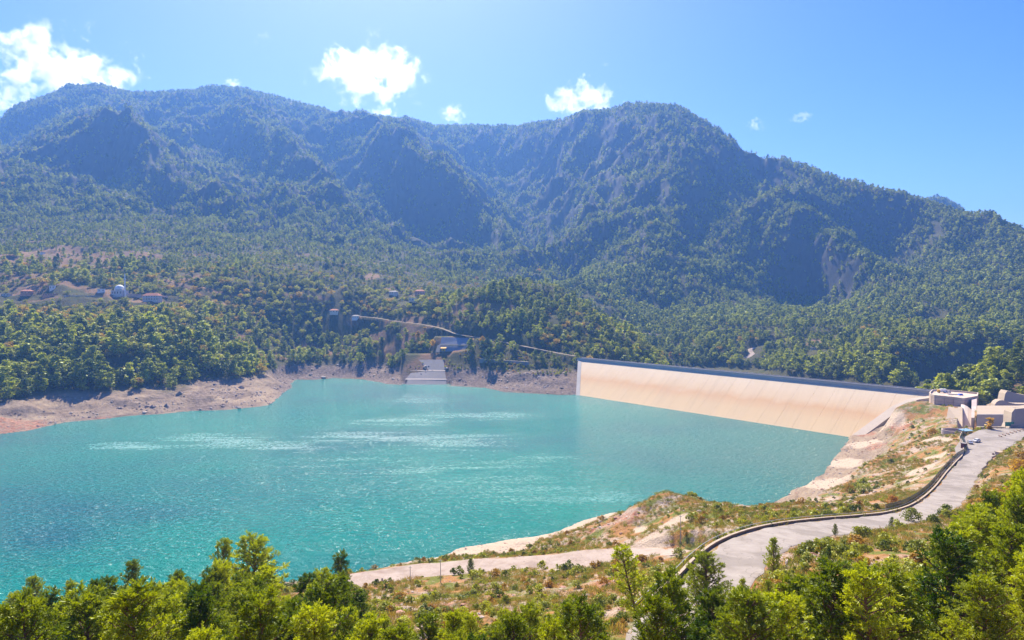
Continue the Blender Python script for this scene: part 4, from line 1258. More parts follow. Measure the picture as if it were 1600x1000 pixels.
x, y = jitter_grid(-560, 120, 560, 900, 3.4, 616)
z = sample(Z, x, y); px, py = proj(x, y, z)
k = (nn(sd, x, y) > 18) & (z > 15) & (z < 62) & ~nn(damzone, x, y) & (nn(road_d, x, y) > 1.5)
reg = np.where((px > 700) & (px < 905) & (py > 540), 0.8, np.where((px > 600) & (px <= 700) & (z > 30), 0.5, 0.10))
reg = np.where((px > 676) & (px < 737) & (y > 850), 0, reg)
k &= (r5.random(len(x)) < reg * sstep(-0.35, 0.1, fbm(x / 14, y / 14, 3, 317))) & (px > -20)
scatter_stuff("bank_scrub", np.stack([x, y, z - 0.1], 1)[k], r5.uniform(1.4, 3.4, k.sum()), proto_coll("bank_scrub_kinds", [proto_one("s", 'bush', 14, 12, 0.075, M_SHRUB, 660 + i, False) for i in range(4)]), 4, "low green scrub on the terraces above the far bank", "scrub")

# dry grass tufts
def grass_proto(seed, mat):
    r = np.random.default_rng(seed); n_ = 60
    b = np.concatenate([r.normal(size=(n_, 2)) * 0.35, np.zeros((n_, 1))], 1)
    d = unit(np.concatenate([r.normal(size=(n_, 2)) * 0.45, np.ones((n_, 1))], 1))
    v, f = blades(b, d, r.uniform(0.2, 0.6, size=(n_, 1)), 0.03, r)
    return bpy.data.objects.new("grass", mesh_np("grass", v, f, [mat]))
M_GRASS = foliage("dry_grass", (0.30,0.24,0.06), (0.45,0.30,0.10), None, 0, 0.4, 0.2)
M_GRASS2 = foliage("green_grass", (0.16,0.18,0.03), (0.32,0.32,0.05), None, 0, 0.4, 0.2)
x, y = jitter_grid(-140, 300, 60, 380, 1.7, 919)
z = sample(Z, x, y); px, py = proj(x, y, z)
den = sstep(-0.3, 0.1, fbm(x / 17, y / 17, 4, 331)) * (1 - nn(bare, x, y)) * (1 - nn(sand, x, y))
k = (nn(road_d, x, y) > 0.6) & (nn(sd, x, y) > 2) & (z > 5) & (r5.random(len(x)) < den * 1.0) & (px > -40) & (px < 1640)
scatter_stuff("dry_grass", np.stack([x, y, z], 1)[k], r5.uniform(0.7, 1.7, k.sum()), proto_coll("grass_kinds", [grass_proto(i, M_GRASS if i < 3 else M_GRASS2) for i in range(5)]), 5, "dry orange and green grass between the shrubs", "grass")

# rubble
M_STONE = simple("pale_stone", (0.46,0.37,0.30), 0.9, 0.4, 0.8)
M_STONER = simple("reddish_stone", (0.38,0.21,0.15), 0.9, 0.45, 0.8)
def rock_np(seed, n=2):
    import bmesh
    r = np.random.default_rng(seed)
    bm = bmesh.new(); bmesh.ops.create_icosphere(bm, subdivisions=n, radius=0.5)
    ax = [unit(r.normal(size=3)) for _ in range(9)]; dd_ = r.uniform(0.22, 0.42, 9)
    for v in bm.verts:
        p = np.array(v.co)
        for a_, d_ in zip(ax, dd_):
            q = p @ a_
            if q > d_: p = p - a_ * (q - d_)
        p = p * np.array([1.0, 0.8, 0.7]); v.co = p
    me = bpy.data.meshes.new("rock"); bm.to_mesh(me); bm.free(); return me
def rock_proto(seed, mat):
    me = rock_np(seed, 1); me.materials.append(mat); return bpy.data.objects.new("rock", me)
x, y = jitter_grid(-140, 330, 60, 480, 1.5, 1213)
z = sample(Z, x, y); px, py = proj(x, y, z)
rub = sstep(0.05, 0.35, fbm(x / 9, y / 9, 4, 351)) * 0.5 + nn(redm, x, y) * 0.8
for (a_, b_, ra, rb_, wgt) in ((715,950,75,30,0.8),(1250,880,110,25,0.8),(1310,905,60,25,0.6),(870,960,60,40,0.5),(1330,690,40,30,0.7),(1290,745,50,40,0.65),(1380,690,60,50,0.5),(1420,720,40,40,0.4)):
    rub = np.maximum(rub, wgt * np.exp(-(((px-a_)/ra)**2 + ((py-b_)/rb_)**2)))
sh_edge = np.exp(-np.abs(nn(sd, x, y) - 2) / 2.5) * (px > 1190) * 0.7
rub = np.maximum(rub, sh_edge)
k = (nn(road_d, x, y) > 0.3) & (nn(sd, x, y) > -1) & (r5.random(len(x)) < rub) & ~nn(damzone, x, y) & (px > -20) & (px < 1620)
scatter_stuff("rubble", np.stack([x, y, z - 0.05], 1)[k], np.exp(r5.normal(size=k.sum()) * 0.5) * 0.62, proto_coll("rubble_kinds", [rock_proto(i, M_STONE if i % 3 else M_STONER) for i in range(6)]), 6, "loose pale and reddish rubble on the slopes and banks", "rubble")
# rocks on the exposed far banks
x, y = jitter_grid(-560, 120, 500, 960, 2.3, 1515)
z = sample(Z, x, y); s0 = nn(sd, x, y)
pr_ = sstep(0.0, 0.3, fbm(x / 26, y / 14, 4, 371)) * 0.75 + 0.6 * np.exp(-np.abs(s0 - 2) / 3.5) * sstep(-0.2, 0.2, fbm(x / 30, y / 30, 2, 372))
px, py = proj(x, y, z); pr_ = np.where(px > 430, pr_ + 0.3, pr_)
k = (s0 > 0) & (s0 < 120) & (z < 22) & (r5.random(len(x)) < pr_) & (nn(bare, x, y) > 0.4)
M_STONED = simple("brown_bank_stone", (0.27,0.20,0.17), 0.9, 0.4, 0.3)
scatter_stuff("bank_rocks", np.stack([x, y, z - 0.2], 1)[k], np.exp(r5.normal(size=k.sum()) * 0.6) * 1.35, proto_coll("bank_rock_kinds", [rock_proto(20 + i, M_STONED if i % 2 else M_STONE) for i in range(6)]), 6, "broken brown rock along the exposed reservoir banks", "rocks")

# ================================================================ structures
M_WHITE = simple("white_paint", (0.75,0.74,0.72), 0.6, 0.08)
M_CREAM = material_conc("cream_concrete", (0.44,0.35,0.25), None, 0.08)
M_SLABE = simple("bare_earth", (0.36,0.28,0.21), 0.95, 0.3, 0.25, bmp=0.6)
M_PINKC = material_conc("pinkish_concrete", (0.50,0.40,0.35), None, 0.14)
M_SHADE = material_conc("bluish_concrete", (0.30,0.31,0.34), None, 0.10)
M_DARK = simple("dark_metal", (0.05,0.05,0.055), 0.6, 0.1)
M_STEEL = simple("grey_steel", (0.35,0.36,0.37), 0.5, 0.1, metal=0.3)
M_GREEN = simple("green_sign_paint", (0.02,0.22,0.13), 0.5, 0.05)
M_GLASS = simple("dark_glass", (0.03,0.04,0.05), 0.15, 0.05, spec=0.6)
M_TILE = simple("red_roof_tile", (0.42,0.16,0.09), 0.85, 0.25, 1.0)
M_GREYROOF = simple("grey_roof", (0.28,0.25,0.23), 0.85, 0.2)
M_PLASTER = simple("pale_plaster", (0.62,0.56,0.50), 0.9, 0.1, 0.5)
M_PINK = simple("salmon_plaster", (0.60,0.30,0.20), 0.9, 0.12, 0.5)
M_RUBBER = simple("tyre_rubber", (0.02,0.02,0.02), 0.9, 0.1)
M_YEL = simple("yellow_paint", (0.70,0.38,0.03), 0.6, 0.1)
M_BLUE = simple("blue_tarpaulin", (0.06,0.14,0.50), 0.7, 0.1)
M_TEAL = simple("pale_blue_roof", (0.22,0.38,0.46), 0.6, 0.1)
M_RUST = simple("dark_red_wood", (0.16,0.05,0.05), 0.8, 0.2)

# ---- terrace beside the dam crest
def P2(px, py, z): return atZ(px, py, z)[:2]
terr = [P2(1452,613,35), P2(1454,615.5,35), P2(1460,617.3,35), P2(1475,618.8,35), P2(1490,620.3,35), P2(1506,622.5,35), P2(1528,618.5,35), P2(1529,613.5,35), P2(1500,610.5,35), P2(1470,608,35), P2(1457,608.5,35)]
def inset(poly, d):
    c = np.mean(poly, 0); return [tuple(c + (np.array(p) - c) * (1 - d / np.linalg.norm(np.array(p) - c))) for p in poly]
o = empty("spillway_terrace", (0,0,0), 0, "rounded pale concrete terrace at the right end of the dam crest, tall formwork-marked corner", "terrace")
def material_form():
    m, t = mat_new("formwork_concrete"); P = pos(t)
    n1 = noise(t, P, 0.25, 6, 0.6)
    c = ramp(t, n1, [(0.3,(0.52,0.38,0.28)),(0.7,(0.68,0.52,0.40))])
    sx = t.nodes.new("ShaderNodeSeparateXYZ"); t.links.new(P, sx.inputs[0])
    l1 = mth(t, 'LESS_THAN', mth(t, 'FRACT', mth(t, 'MULTIPLY', sx.outputs[2], 0.42)), 0.10)
    l2 = mth(t, 'LESS_THAN', mth(t, 'FRACT', mth(t, 'MULTIPLY', sx.outputs[0], 0.30)), 0.08)
    c = mixc(t, mth(t, 'MULTIPLY', mth(t, 'MAXIMUM', l1, l2), 0.45), c, (0.22,0.17,0.14))
    finish(t, c, 0.85, None, 0.2); return m
M_FORM = material_form()
q = MB(); q.prism(terr[::-1], 10, 33.9); q.build("retaining_wall", M_FORM, o)
q = MB(); inn = inset(terr, 0.8); nT = len(terr)
for i in range(nT):
    j = (i+1) % nT; a, b, c_, d_ = terr[i], terr[j], inn[j], inn[i]
    q.add([(*a,33.9),(*b,33.9),(*c_,33.9),(*d_,33.9),(*a,35.1),(*b,35.1),(*c_,35.1),(*d_,35.1)], [(0,1,2,3),(4,5,6,7),(0,1,5,4),(2,3,7,6)])
q.build("parapet", M_CONC, o)
# warped training wall
topc = [(1503,632,31),(1507,632.5,31),(1512,635,30.2),(1518,640,28.5),(1523,646,26.5),(1528,652,24.5)]
botc = [(1503,669,22),(1508,669.5,22),(1513,669.5,22),(1518,668.5,22),(1523,666,22),(1528,662.5,22)]
M_LIGHTC = material_conc('light_concrete', (0.66,0.56,0.47), None, 0.08)
tw = [np.array(atZ(*p)) for p in topc]; bw = [np.array(atZ(*p)) for p in botc]
for b in bw: b[2] -= 4
q = MB(); vs = []; fs = []
for a, b in zip(tw, bw): vs += [a, b, b + np.array([2.0, 6, 0]), a + np.array([0.4, 1.2, 0])]
for i in range(len(tw)-1):
    for k in range(4): fs.append((i*4+k, i*4+(k+1)%4, (i+1)*4+(k+1)%4, (i+1)*4+k))
fs += [(0,1,2,3), tuple((len(tw)-1)*4+k for k in range(4))]
q.add(vs, fs)
o = tag(q.build("training_wall", M_LIGHTC), "smooth curved concrete wall sweeping down in front of the terrace corner", "wall")
q = MB(); c4 = [atZ(1482,637,29.6), atZ(1504,637,29.6), atZ(1504,669,24), atZ(1477,669,25)]
q.add([(p[0],p[1],p[2]+0.6) for p in c4] + [(p[0],p[1],p[2]-6) for p in c4], [(0,1,2,3),(7,6,5,4),(0,4,5,1),(1,5,6,2),(2,6,7,3),(3,7,4,0)])
tag(q.build("concrete_apron", M_CREAM), "bare cream concrete apron sloping from the terrace to the round tank", "apron")
# round tank
cx, cyy = P2(1493, 671.5, 31); q = MB(); nn_ = 36; vs = []
for r_, z_ in ((6.8,26.5),(6.8,31),(6.2,31),(6.2,26.9)):
    for i in range(nn_): a = 2*math.pi*i/nn_; vs.append((r_*math.cos(a), 0.82*r_*math.sin(a), z_))
fs = [(k*nn_+i, k*nn_+(i+1)%nn_, (k+1)*nn_+(i+1)%nn_, (k+1)*nn_+i) for k in range(3) for i in range(nn_)] + [tuple(range(3*nn_, 4*nn_))]
q.add(vs, fs); tg = empty("round_tank", (cx, cyy, 0), 0, "low round open concrete tank beside the top end of the guard wall", "tank")
q.build("tank_wall", M_PINKC, tg)
q = MB(); q.prism([(6.1*math.cos(2*math.pi*i/24), 0.8*6.1*math.sin(2*math.pi*i/24)) for i in range(24)], 27, 27.3); q.build("tank_floor", M_GREYC, tg)
# spillway channel walls and deck
sw = empty("spillway_channel", (0,0,0), 0, "pale spillway channel behind the parking area, its far wall half in blue shade", "spillway")
def hull(name, pts, z0, z1, m): q = MB(); q.prism(pts, z0, z1); q.build(name, m, sw)
hull("far_wall", [(0.684*398.2,398.2),(420,398.2),(420,399.6),(0.684*399.6,399.6)], 20, 33.2, M_GREYC)
hull("deck", [(0.684*399.7,399.7),(420,399.7),(420,432),(0.684*432,432)], 31.6, 33.1, M_CREAM)
q = MB(); q.add([(0.684*362,362,22.3),(420,362,22.3),(420,398,22.3),(0.684*398,398,22.3)], [(0,1,2,3)]); q.build("channel_floor", M_CONC, sw)
hull("near_wall", [(0.684*360.2,360.2),(420,360.2),(420,361.4),(0.684*361.4,361.4)], 18, 33.0, M_CONC)
hull("side_pier", [(0.676*400,400),(0.6835*400,400),(0.6835*462,462),(0.676*462,462)], 15, [31,31,33.8,33.8], M_PINKC)
# curved-top shotcrete walls at the right edge
def topwall(outline, Y, th, lean, lab, m=None):
    """outline of the face measured as (px, py) at distance Y, a leaning slab of real thickness"""
    pts = [np.array(atY(px, py, Y)) for px, py in outline]; zb = min(p[2] for p in pts)
    fr_ = [p + np.array([0, (p[2] - zb) * lean, 0]) for p in pts]; bk = [p + np.array([1.5, th, 0]) for p in fr_]
    n_ = len(fr_); q = MB(); q.add(fr_ + bk, [(i, (i+1) % n_, n_ + (i+1) % n_, n_ + i) for i in range(n_)] + [tuple(range(n_)), tuple(range(2*n_-1, n_-1, -1))])
    return tag(q.build("shotcrete_wall", m or M_CREAM), lab, "wall")
topwall([(1559,637),(1561,633),(1565,629.5),(1570,627.3),(1575,627),(1580,628.5),(1586,631),(1594,632.5),(1620,633),(1640,650),(1560,650)], 432.5, 6, 0.5, "cream concrete wall with a rounded top behind the spillway deck")
topwall([(1574,628),(1577,623),(1581,617),(1586,613),(1592,614),(1600,617),(1625,622),(1625,640),(1574,640)], 446, 8, 0.6, "taller cream concrete wall with a rounded top cut off by the right edge of the picture")
topwall([(1584,672),(1589,666),(1593,656),(1597,648),(1603,643),(1640,640),(1640,690),(1584,690)], 352, 8, 0.5, "pale curved concrete flank at the right edge behind the street lamp")

# ---- things on the terrace
def car(px, py, z, rz, mat, lab, grp=None, sc=1.0):
    x, y, _ = atZ(px, py, z)
    o = empty("parked_car", (x, y, z), rz, lab, "car", grp); o.scale = (sc, sc, sc)
    prof = [(-2.1,0.35),(-2.15,0.75),(-2.0,0.95),(-1.1,1.02),(-0.55,1.45),(0.95,1.47),(1.7,1.05),(2.1,0.95),(2.15,0.55),(2.05,0.3)]
    q = MB(); m_ = len(prof)
    wd = [0.86,0.88,0.86,0.84,0.66,0.66,0.84,0.86,0.88,0.86]
    q.add([(a, -w_, b) for (a, b), w_ in zip(prof, wd)] + [(a, w_, b) for (a, b), w_ in zip(prof, wd)],
          [(i, (i+1) % m_, m_ + (i+1) % m_, m_ + i) for i in range(m_)] + [tuple(range(m_)), tuple(range(2*m_-1, m_-1, -1))])
    q.build("body", mat, o, bevel=0.06)
    for s_ in (-1, 1):
        q = MB(); q.add([(-1.0,s_*0.85,1.03),(1.55,s_*0.85,1.08),(0.9,s_*0.69,1.40),(-0.5,s_*0.69,1.40)], [(0,1,2,3)]); q.build("side_window", M_GLASS, o, (0,s_*0.012,0))
    q = MB(); q.add([(-1.13,-0.78,1.05),(-1.13,0.78,1.05),(-0.6,0.6,1.43),(-0.6,-0.6,1.43)], [(0,1,2,3)]); q.build("windscreen", M_GLASS, o, (-0.015,0,0.012))
    for a in (-1.35, 1.35):
        for s_ in (-1, 1):
            q = MB(); q.cyl((a, s_*0.70, 0.32), (a, s_*0.90, 0.32), 0.32, n=16); q.build("wheel", M_RUBBER, o)
    return o
car(1526, 690.5, 33.45, 0.5, M_WHITE, "white car parked nearest the middle of the parking area, windows facing the camera")
car(1516, 693, 33.45, 1.2, simple("silver_paint", (0.5,0.5,0.55), 0.4, 0.05, metal=0.4), "silver car parked beside the guard booth", None, 0.9)
def truck(px, py, z, rz, lab):
    x, y, _ = atZ(px, py, z); o = empty("parked_truck", (x, y, z), rz, lab, "truck")
    q = MB(); q.box(-2.6, 1.4, -1.1, 1.1, 0.9, 2.7); q.build("cargo_box", M_WHITE, o, bevel=0.05)
    q = MB(); q.box(1.55, 3.0, -1.0, 1.0, 0.5, 2.1); q.build("cab", M_YEL, o, bevel=0.15)
    q = MB(); q.box(-2.6, 3.0, -0.8, 0.8, 0.5, 0.85); q.build("chassis", M_DARK, o)
    for a in (-1.7, 2.2):
        for s_ in (-1, 1):
            q = MB(); q.cyl((a, s_*0.75, 0.45), (a, s_*1.05, 0.45), 0.45, n=14); q.build("wheel", M_RUBBER, o)
truck(1472, 613.5, 33.95, 3.0, "white box truck with a yellow cab standing on the rounded terrace")
car(1481, 614, 33.95, 0.2, M_WHITE, "white car standing on the terrace right of the box truck")
x, y, _ = atZ(1491, 616.5, 34); q = MB(); q.box(-4, 4, -1.2, 1.2, 0, 0.25); q.box(-3.8, 3.8, -1, 1, 0.25, 0.5)
tag(q.build("slab_stack", M_GREYC, None, (x, y, 33.95), rz=-0.2), "flat stack of dark slabs lying on the terrace", "stack")
x, y, _ = atZ(1501, 617.5, 34); q = MB(); q.add([(-1.5,-1,0),(1.5,-1,0),(1.5,1,0),(-1.5,1,0),(-1,-.7,1.0),(0.9,-.6,1.3),(1.1,.7,1.1),(-0.9,.8,1.2)], [(0,1,2,3),(4,5,6,7),(0,1,5,4),(1,2,6,5),(2,3,7,6),(3,0,4,7)])
tag(q.build("tarpaulin_pile", M_BLUE, None, (x, y, 33.95)), "small pile under a blue tarpaulin on the terrace", "pile")
def mast(px, py, z, h, lab, arm=None, name="mast"):
    x, y, _ = atZ(px, py, z); o = empty(name, (x, y, z), 0, lab, "pole")
    q = MB(); q.cyl((0,0,-0.5), (0,0,h), 0.10, 0.06, 8); q.build("pole", M_STEEL, o)
    if arm:
        q = MB(); 
        for s_ in arm: q.cyl((0,0,h-0.1), (s_*1.6,0,h+0.25), 0.05, 0.04, 6)
        q.build("arm", M_STEEL, o)
        for s_ in arm: q = MB(); q.box(s_*1.6-0.4, s_*1.6+0.4, -0.15, 0.15, h+0.18, h+0.33); q.build("lamp_head", M_WHITE, o)
    return o
mast(1454.5, 612.5, 34, 5.2, "tall lamp pole on the rounded left end of the terrace", (1,))
mast(1457.5, 612.5, 34, 3.6, "short pole leaning over the terrace parapet", (-1,)).rotation_euler = (0, 0.45, 0)
mast(1585.5, 668, 33.4, 10.5, "double-armed street lamp standing beside the green sign", (-1, 1), "street_lamp")
def gpole(px, py, Y, h, lab, name="utility_pole"):
    x = (px - 800) / F * Y; o = empty(name, (x, Y, ground(x, Y)), 0, lab, "pole")
    q = MB(); q.cyl((0,0,-0.5), (0,0,h), 0.11, 0.07, 8); q.build("pole", M_STEEL, o)
    q = MB(); q.box(-0.5, 0.5, -0.05, 0.05, h-0.5, h-0.38); q.build("crossbar", M_STEEL, o)
gx = gat(1066, 846); gpole(1066, 846, gx[1], 8.2, "thin pole standing on the promontory slope above the lakeside track")
gx = gat(687, 910); gpole(687, 910, gx[1], 6.2, "thin pole at the near edge of the lakeside track, right of its pale end")
gx = gat(639, 908); gpole(639, 908, gx[1], 4.2, "short thin pole near the left end of the lakeside track")
gx = gat(1489, 724); gpole(1489, 724, gx[1], 8.0, "thin pole on the scrubby bank left of the guard wall")
# green sign
x, y, _ = atZ(1577.5, 668, 33.4); o = empty("road_sign", (x, y, 33.4), 0, "green rectangular information board on two posts beside the street lamp", "sign")
q = MB(); q.box(-2.3, 2.3, -0.06, 0.06, 0.7, 2.9); q.build("board", M_GREEN, o, bevel=0.03)
for s_ in (-1, 1): q = MB(); q.cyl((s_*1.9, 0.14, -0.3), (s_*1.9, 0.14, 2.8), 0.06, n=8); q.build("post", M_STEEL, o)
q = MB()
for r_ in range(3):
    xx = -1.9
    while xx < 1.7:
        wl = random.uniform(0.25, 0.6); q.box(xx, xx + wl, -0.075, -0.066, 2.35 - r_*0.55, 2.5 - r_*0.55); xx += wl + 0.18
M_SIGNW = simple("sign_lettering", (0.25,0.55,0.45), 0.6, 0.02); q.build("lettering", M_SIGNW, o)
# parking furniture
x, y, _ = atZ(1506.5, 700, 33.5); o = empty("guard_booth", (x, y, 33.4), 0.4, "small dark red booth at the edge of the parking area by the guard wall", "booth")
q = MB(); q.box(-0.9, 0.9, -0.9, 0.9, 0, 2.2); q.build("cabin", M_RUST, o); q = MB(); q.box(-1.2, 1.2, -1.2, 1.2, 2.2, 2.4); q.build("roof", M_GREYROOF, o)
q = MB(); q.box(-0.6, 0.6, -0.93, -0.9, 1.0, 1.8); q.build("window", M_GLASS, o)
x, y, _ = atZ(1509, 675, 33.4); o = empty("canopy", (x, y, 31.5), 0.3, "small pale blue roof on posts beside the round tank", "canopy")
q = MB(); q.add([(-3,-1.8,2.6),(3,-1.8,2.6),(3,1.8,3.1),(-3,1.8,3.1),(-3,-1.8,2.75),(3,-1.8,2.75),(3,1.8,3.25),(-3,1.8,3.25)], [(0,1,2,3),(4,5,6,7),(0,1,5,4),(1,2,6,5),(2,3,7,6),(3,0,4,7)]); q.build("roof", M_TEAL, o)
for a in (-2.6, 2.6):
    for b in (-1.5, 1.5): q = MB(); q.cyl((a,b,-0.5), (a,b,2.7), 0.07, n=6); q.build("post", M_STEEL, o)
x, y, _ = atZ(1564, 710, 33.6); o = empty("concrete_hut", (x, y, 33.3), 0.25, "low grey concrete box with a pale flat lid beside the right edge of the road", "hut")
q = MB(); q.box(-1.9, 1.9, -1.1, 1.1, -0.6, 1.3); q.build("wall", M_PINKC, o); q = MB(); q.box(-2.1, 2.1, -1.3, 1.3, 1.3, 1.55); q.build("lid", M_CREAM, o, bevel=0.03)
x, y, _ = atZ(1552, 710, 33.6); me = rock_np(71, 2); me.materials.append(M_STONED); o = tag(obj("boulder", me, None, (x, y, 33.8)), "single dark boulder left of the concrete box by the road", "boulder"); o.scale = (1.5, 1.3, 1.4)
# kerb island with low logs
q = MB()
ia = np.array(atZ(1560, 683, 33.45)); ib = np.array(atZ(1600, 671, 33.45))
dv = (ib - ia) / np.linalg.norm(ib - ia); nv_ = np.array([-dv[1], dv[0], 0])
for k in range(7):
    c_ = ia + (ib - ia) * (k + 0.5) / 7; q.cyl(c_ - dv*1.2 - nv_*1.0 + (0,0,.3), c_ + dv*1.2 + nv_*1.0 + (0,0,.3), 0.3, n=8)
tag(q.build("log_barrier", simple("weathered_log", (0.25,0.17,0.13), 0.9, 0.3)), "row of short logs dividing the parking area from the road", "barrier")
# parking edge railing
rl = empty("parking_railing", (0,0,0), 0, "dark metal railing along the far edge of the parking area", "railing")
pa, pb = np.array(atZ(1532, 670.5, 33.4)), np.array(atZ(1625, 667, 33.4)); L_ = np.linalg.norm(pb - pa); dv = (pb - pa) / L_
q = MB()
for hh_ in (0.5, 1.05): q.cyl(pa + (0,0,hh_), pb + (0,0,hh_), 0.05, n=6)
q.build("rail", M_DARK, rl)
for k in range(int(L_ / 2.5) + 1): q = MB(); p = pa + dv * k * 2.5; q.cyl(p - (0,0,.2), p + (0,0,1.1), 0.05, n=6); q.build("post", M_DARK, rl)

# ---- guard wall of the upper road
def offset_path(path, off):
    out = []
    for i in range(len(path)):
        a = path[max(i-1,0)]; b = path[min(i+1,len(path)-1)]; d = np.array([b[0]-a[0], b[1]-a[1]]); d /= np.linalg.norm(d)
        out.append((np.array([path[i][0] + off * d[1], path[i][1] - off * d[0], path[i][2]]), np.array([d[1], -d[0], 0])))
    return out
ru = roads[0][0]; pxr, pyr = proj(ru[:,0], ru[:,1], ru[:,2])
sel = (pxr < 1531) & (pyr < 975)
gp = offset_path(ru[sel], 5.3)
gp = [(p, r_) for p, r_ in gp]
extra = [np.array(atZ(1503, 676, 33.5)), np.array(atZ(1499, 684, 33.5)), np.array(atZ(1503, 694, 33.5)), np.array(atZ(1507,705,33.6))]
gp2 = [(e_, np.array([0.95, 0.3, 0])) for e_ in extra] + [g_ for g_ in gp if proj(*g_[0])[1] > 712]
M_STONEW = simple("brown_wall_stone", (0.22,0.15,0.10), 0.9, 0.3, 1.5)
M_STONEC = simple("wall_coping", (0.42,0.33,0.24), 0.9, 0.2, 1.0)
gw = empty("guard_wall", (0,0,0), 0, "long low wall with pale coping and rail along the outer edge of the curved road", "guard wall")
def sweep_strip(path, sec, name, m, parent):
    q = MB(); q.sweep([(p, (r_[0], r_[1], 0), (0,0,1)) for p, r_ in path], sec); return q.build(name, m, parent)
sweep_strip(gp2, [(-0.2,-1.2),(0.2,-1.2),(0.2,0.32),(-0.2,0.32)], "wall", M_STONEW, gw)
sweep_strip(gp2, [(-0.23,0.33),(0.23,0.33),(0.23,0.42),(-0.23,0.42)], "coping", M_STONEC, gw)
sweep_strip(gp2, [(0.75,0.62),(0.82,0.62),(0.82,0.70),(0.75,0.70)], "rail", M_STEEL, gw)
step = 3
k = 0
for i in range(0, len(gp2), 2):
    if k >= 95: break
    p, r_ = gp2[i]; q = MB(); b_ = p + r_ * 0.8; q.cyl(b_ + (0,0,-1.3), b_ + (0,0,0.75), 0.05, n=5); q.build("post", M_STEEL, gw); k += 1
# netting fence on the upper part
nf = [g_ for g_ in gp2 if proj(*g_[0])[1] < 800]
M_NET, tnet = mat_new("dark_netting")
pr_ = tnet.nodes.new("ShaderNodeBsdfPrincipled"); pr_.inputs['Base Color'].default_value = (0.03,0.06,0.03,1); pr_.inputs['Alpha'].default_value = 0.6
on_ = tnet.nodes.new("ShaderNodeOutputMaterial"); tnet.links.new(pr_.outputs[0], on_.inputs[0])
nfo = empty("net_fence", (0,0,0), 0, "dark green netting fence on posts outside the upper guard wall", "fence")
sweep_strip([(p + r_ * 1.4, r_) for p, r_ in nf], [(0,-0.6),(0.02,-0.6),(0.02,1.7),(0,1.7)], "netting", M_NET, nfo)
for p, r_ in nf[::2]: q = MB(); b_ = p + r_ * 1.5; q.cyl(b_ + (0,0,-1), b_ + (0,0,1.8), 0.05, n=5); q.build("post", M_STEEL, nfo)

# ---- chute and slabs on the far bank
def slab(parent, name, quad, mat, th=0.8, z=True):
    P_ = [np.array(p, float) for p in quad]
    n_ = np.cross(P_[1]-P_[0], P_[3]-P_[0]); n_ /= np.linalg.norm(n_); n_ *= np.sign(n_ @ (np.array([0,-0.5,1]))) or 1
    q = MB(); q.add(P_ + [p - n_ * th for p in P_], [(0,1,2,3),(7,6,5,4),(0,4,5,1),(1,5,6,2),(2,6,7,3),(3,7,4,0)]); return q.build(name, mat, parent)
M_SLAB = material_conc("weathered_slab", (0.27,0.24,0.22), None, 0.15)
M_SLABB = material_conc("shaded_blue_slab", (0.24,0.25,0.29), None, 0.10)  # blue shade over the chute intake is put into this base colour
st = empty("bank_slabs", (0,0,0), 0, "three stepped weathered concrete slabs running into the lake on the far bank", "slabs")
YT = 826
def A(px, py, Y): return atY(px, py, Y)
slab(st, "lower_slab", [A(634,601,804),A(698,602,803),A(697,593.5,812),A(637,592.5,813)], M_SLAB)
slab(st, "ledge", [A(633,593.2,812.2),A(698,593.6,811.2),A(697,591.6,813.5),A(634,591.2,814.5)], M_CONC, 0.5)
slab(st, "middle_slab", [A(634,592,814),A(697,592.4,813),A(695,579,828),A(645,579,829)], M_SLAB)
slab(st, "ledge", [A(640,579.4,828),A(696,579.6,827),A(695,577.4,830),A(642,577.2,831)], M_CONC, 0.5)
slab(st, "upper_slab", [A(649,578,830),A(695,578,829),A(693,562,846),A(654,562,847)], M_SLAB)
slab(st, "lakeside_kerb", [A(698,602,804),A(778,606.5,798),A(778,603.5,804),A(698,599,810)], M_CONC, 1.0)
ch = empty("concrete_chute", (0,0,0), 0, "concrete chute headwall in painted blue shade, framed by pale wing walls below the hill road", "chute")
slab(ch, "upper_panel", [A(688,537.5,870),A(731,538,869),A(733,528,878),A(690,526.5,879)], M_SLABB)
slab(ch, "lower_panel", [A(687,549,861),A(720,549,861),A(727,539.5,868),A(686,539,869)], M_SLABB)
slab(ch, "beam", [A(686,539.4,867),A(728,539.8,866),A(729,537.4,868),A(687,537,869)], M_CREAM, 0.8)
slab(ch, "wing_wall", [A(717,550.5,858),A(724,550.5,858),A(732,538,868),A(728,538,868)], M_CREAM, 1.0)
slab(ch, "wing_wall", [A(680,550,858),A(687,550,858),A(688,539,867),A(684,539,867)], M_CREAM, 1.0)
rw = empty("retaining_wall", (0,0,0), 0, "long low grey retaining wall on the bank between the slabs and the dam", "wall")
pA, pB = gat(749, 567), gat(826, 571)
slab(rw, "wall_face", [(pA[0],pA[1]-1,pA[2]-1.5),(pB[0],pB[1]-1,pB[2]-1.5),(pB[0],pB[1]+1,pB[2]+4.0),(pA[0],pA[1]+1,pA[2]+5.0)], M_SLAB, 1.0)
slab(rw, "coping", [(pA[0],pA[1]+0.8,pA[2]+5.05),(pB[0],pB[1]+0.8,pB[2]+4.05),(pB[0],pB[1]+2.2,pB[2]+4.1),(pA[0],pA[1]+2.2,pA[2]+5.1)], M_CONC, 0.3)
x, y, z = gat(693, 548); o = empty("yellow_shed", (x, y-1, z), 0, "small yellow shed with a low orange roof in front of the chute", "shed")
q = MB(); q.box(-2.2, 2.2, -1.5, 1.5, -0.5, 3.0); q.build("wall", M_YEL, o); q = MB(); q.prism([(-3.6,-2),(3.6,-2),(3.6,2),(-3.6,2)], 3.0, [3.2,3.2,4.4,4.4]); q.build("roof", simple("orange_roof",(0.75,0.35,0.02),0.7,0.1), o)
q = MB(); q.box(-0.5, 0.5, -1.54, -1.5, 0, 1.9); q.build("door", M_DARK, o)
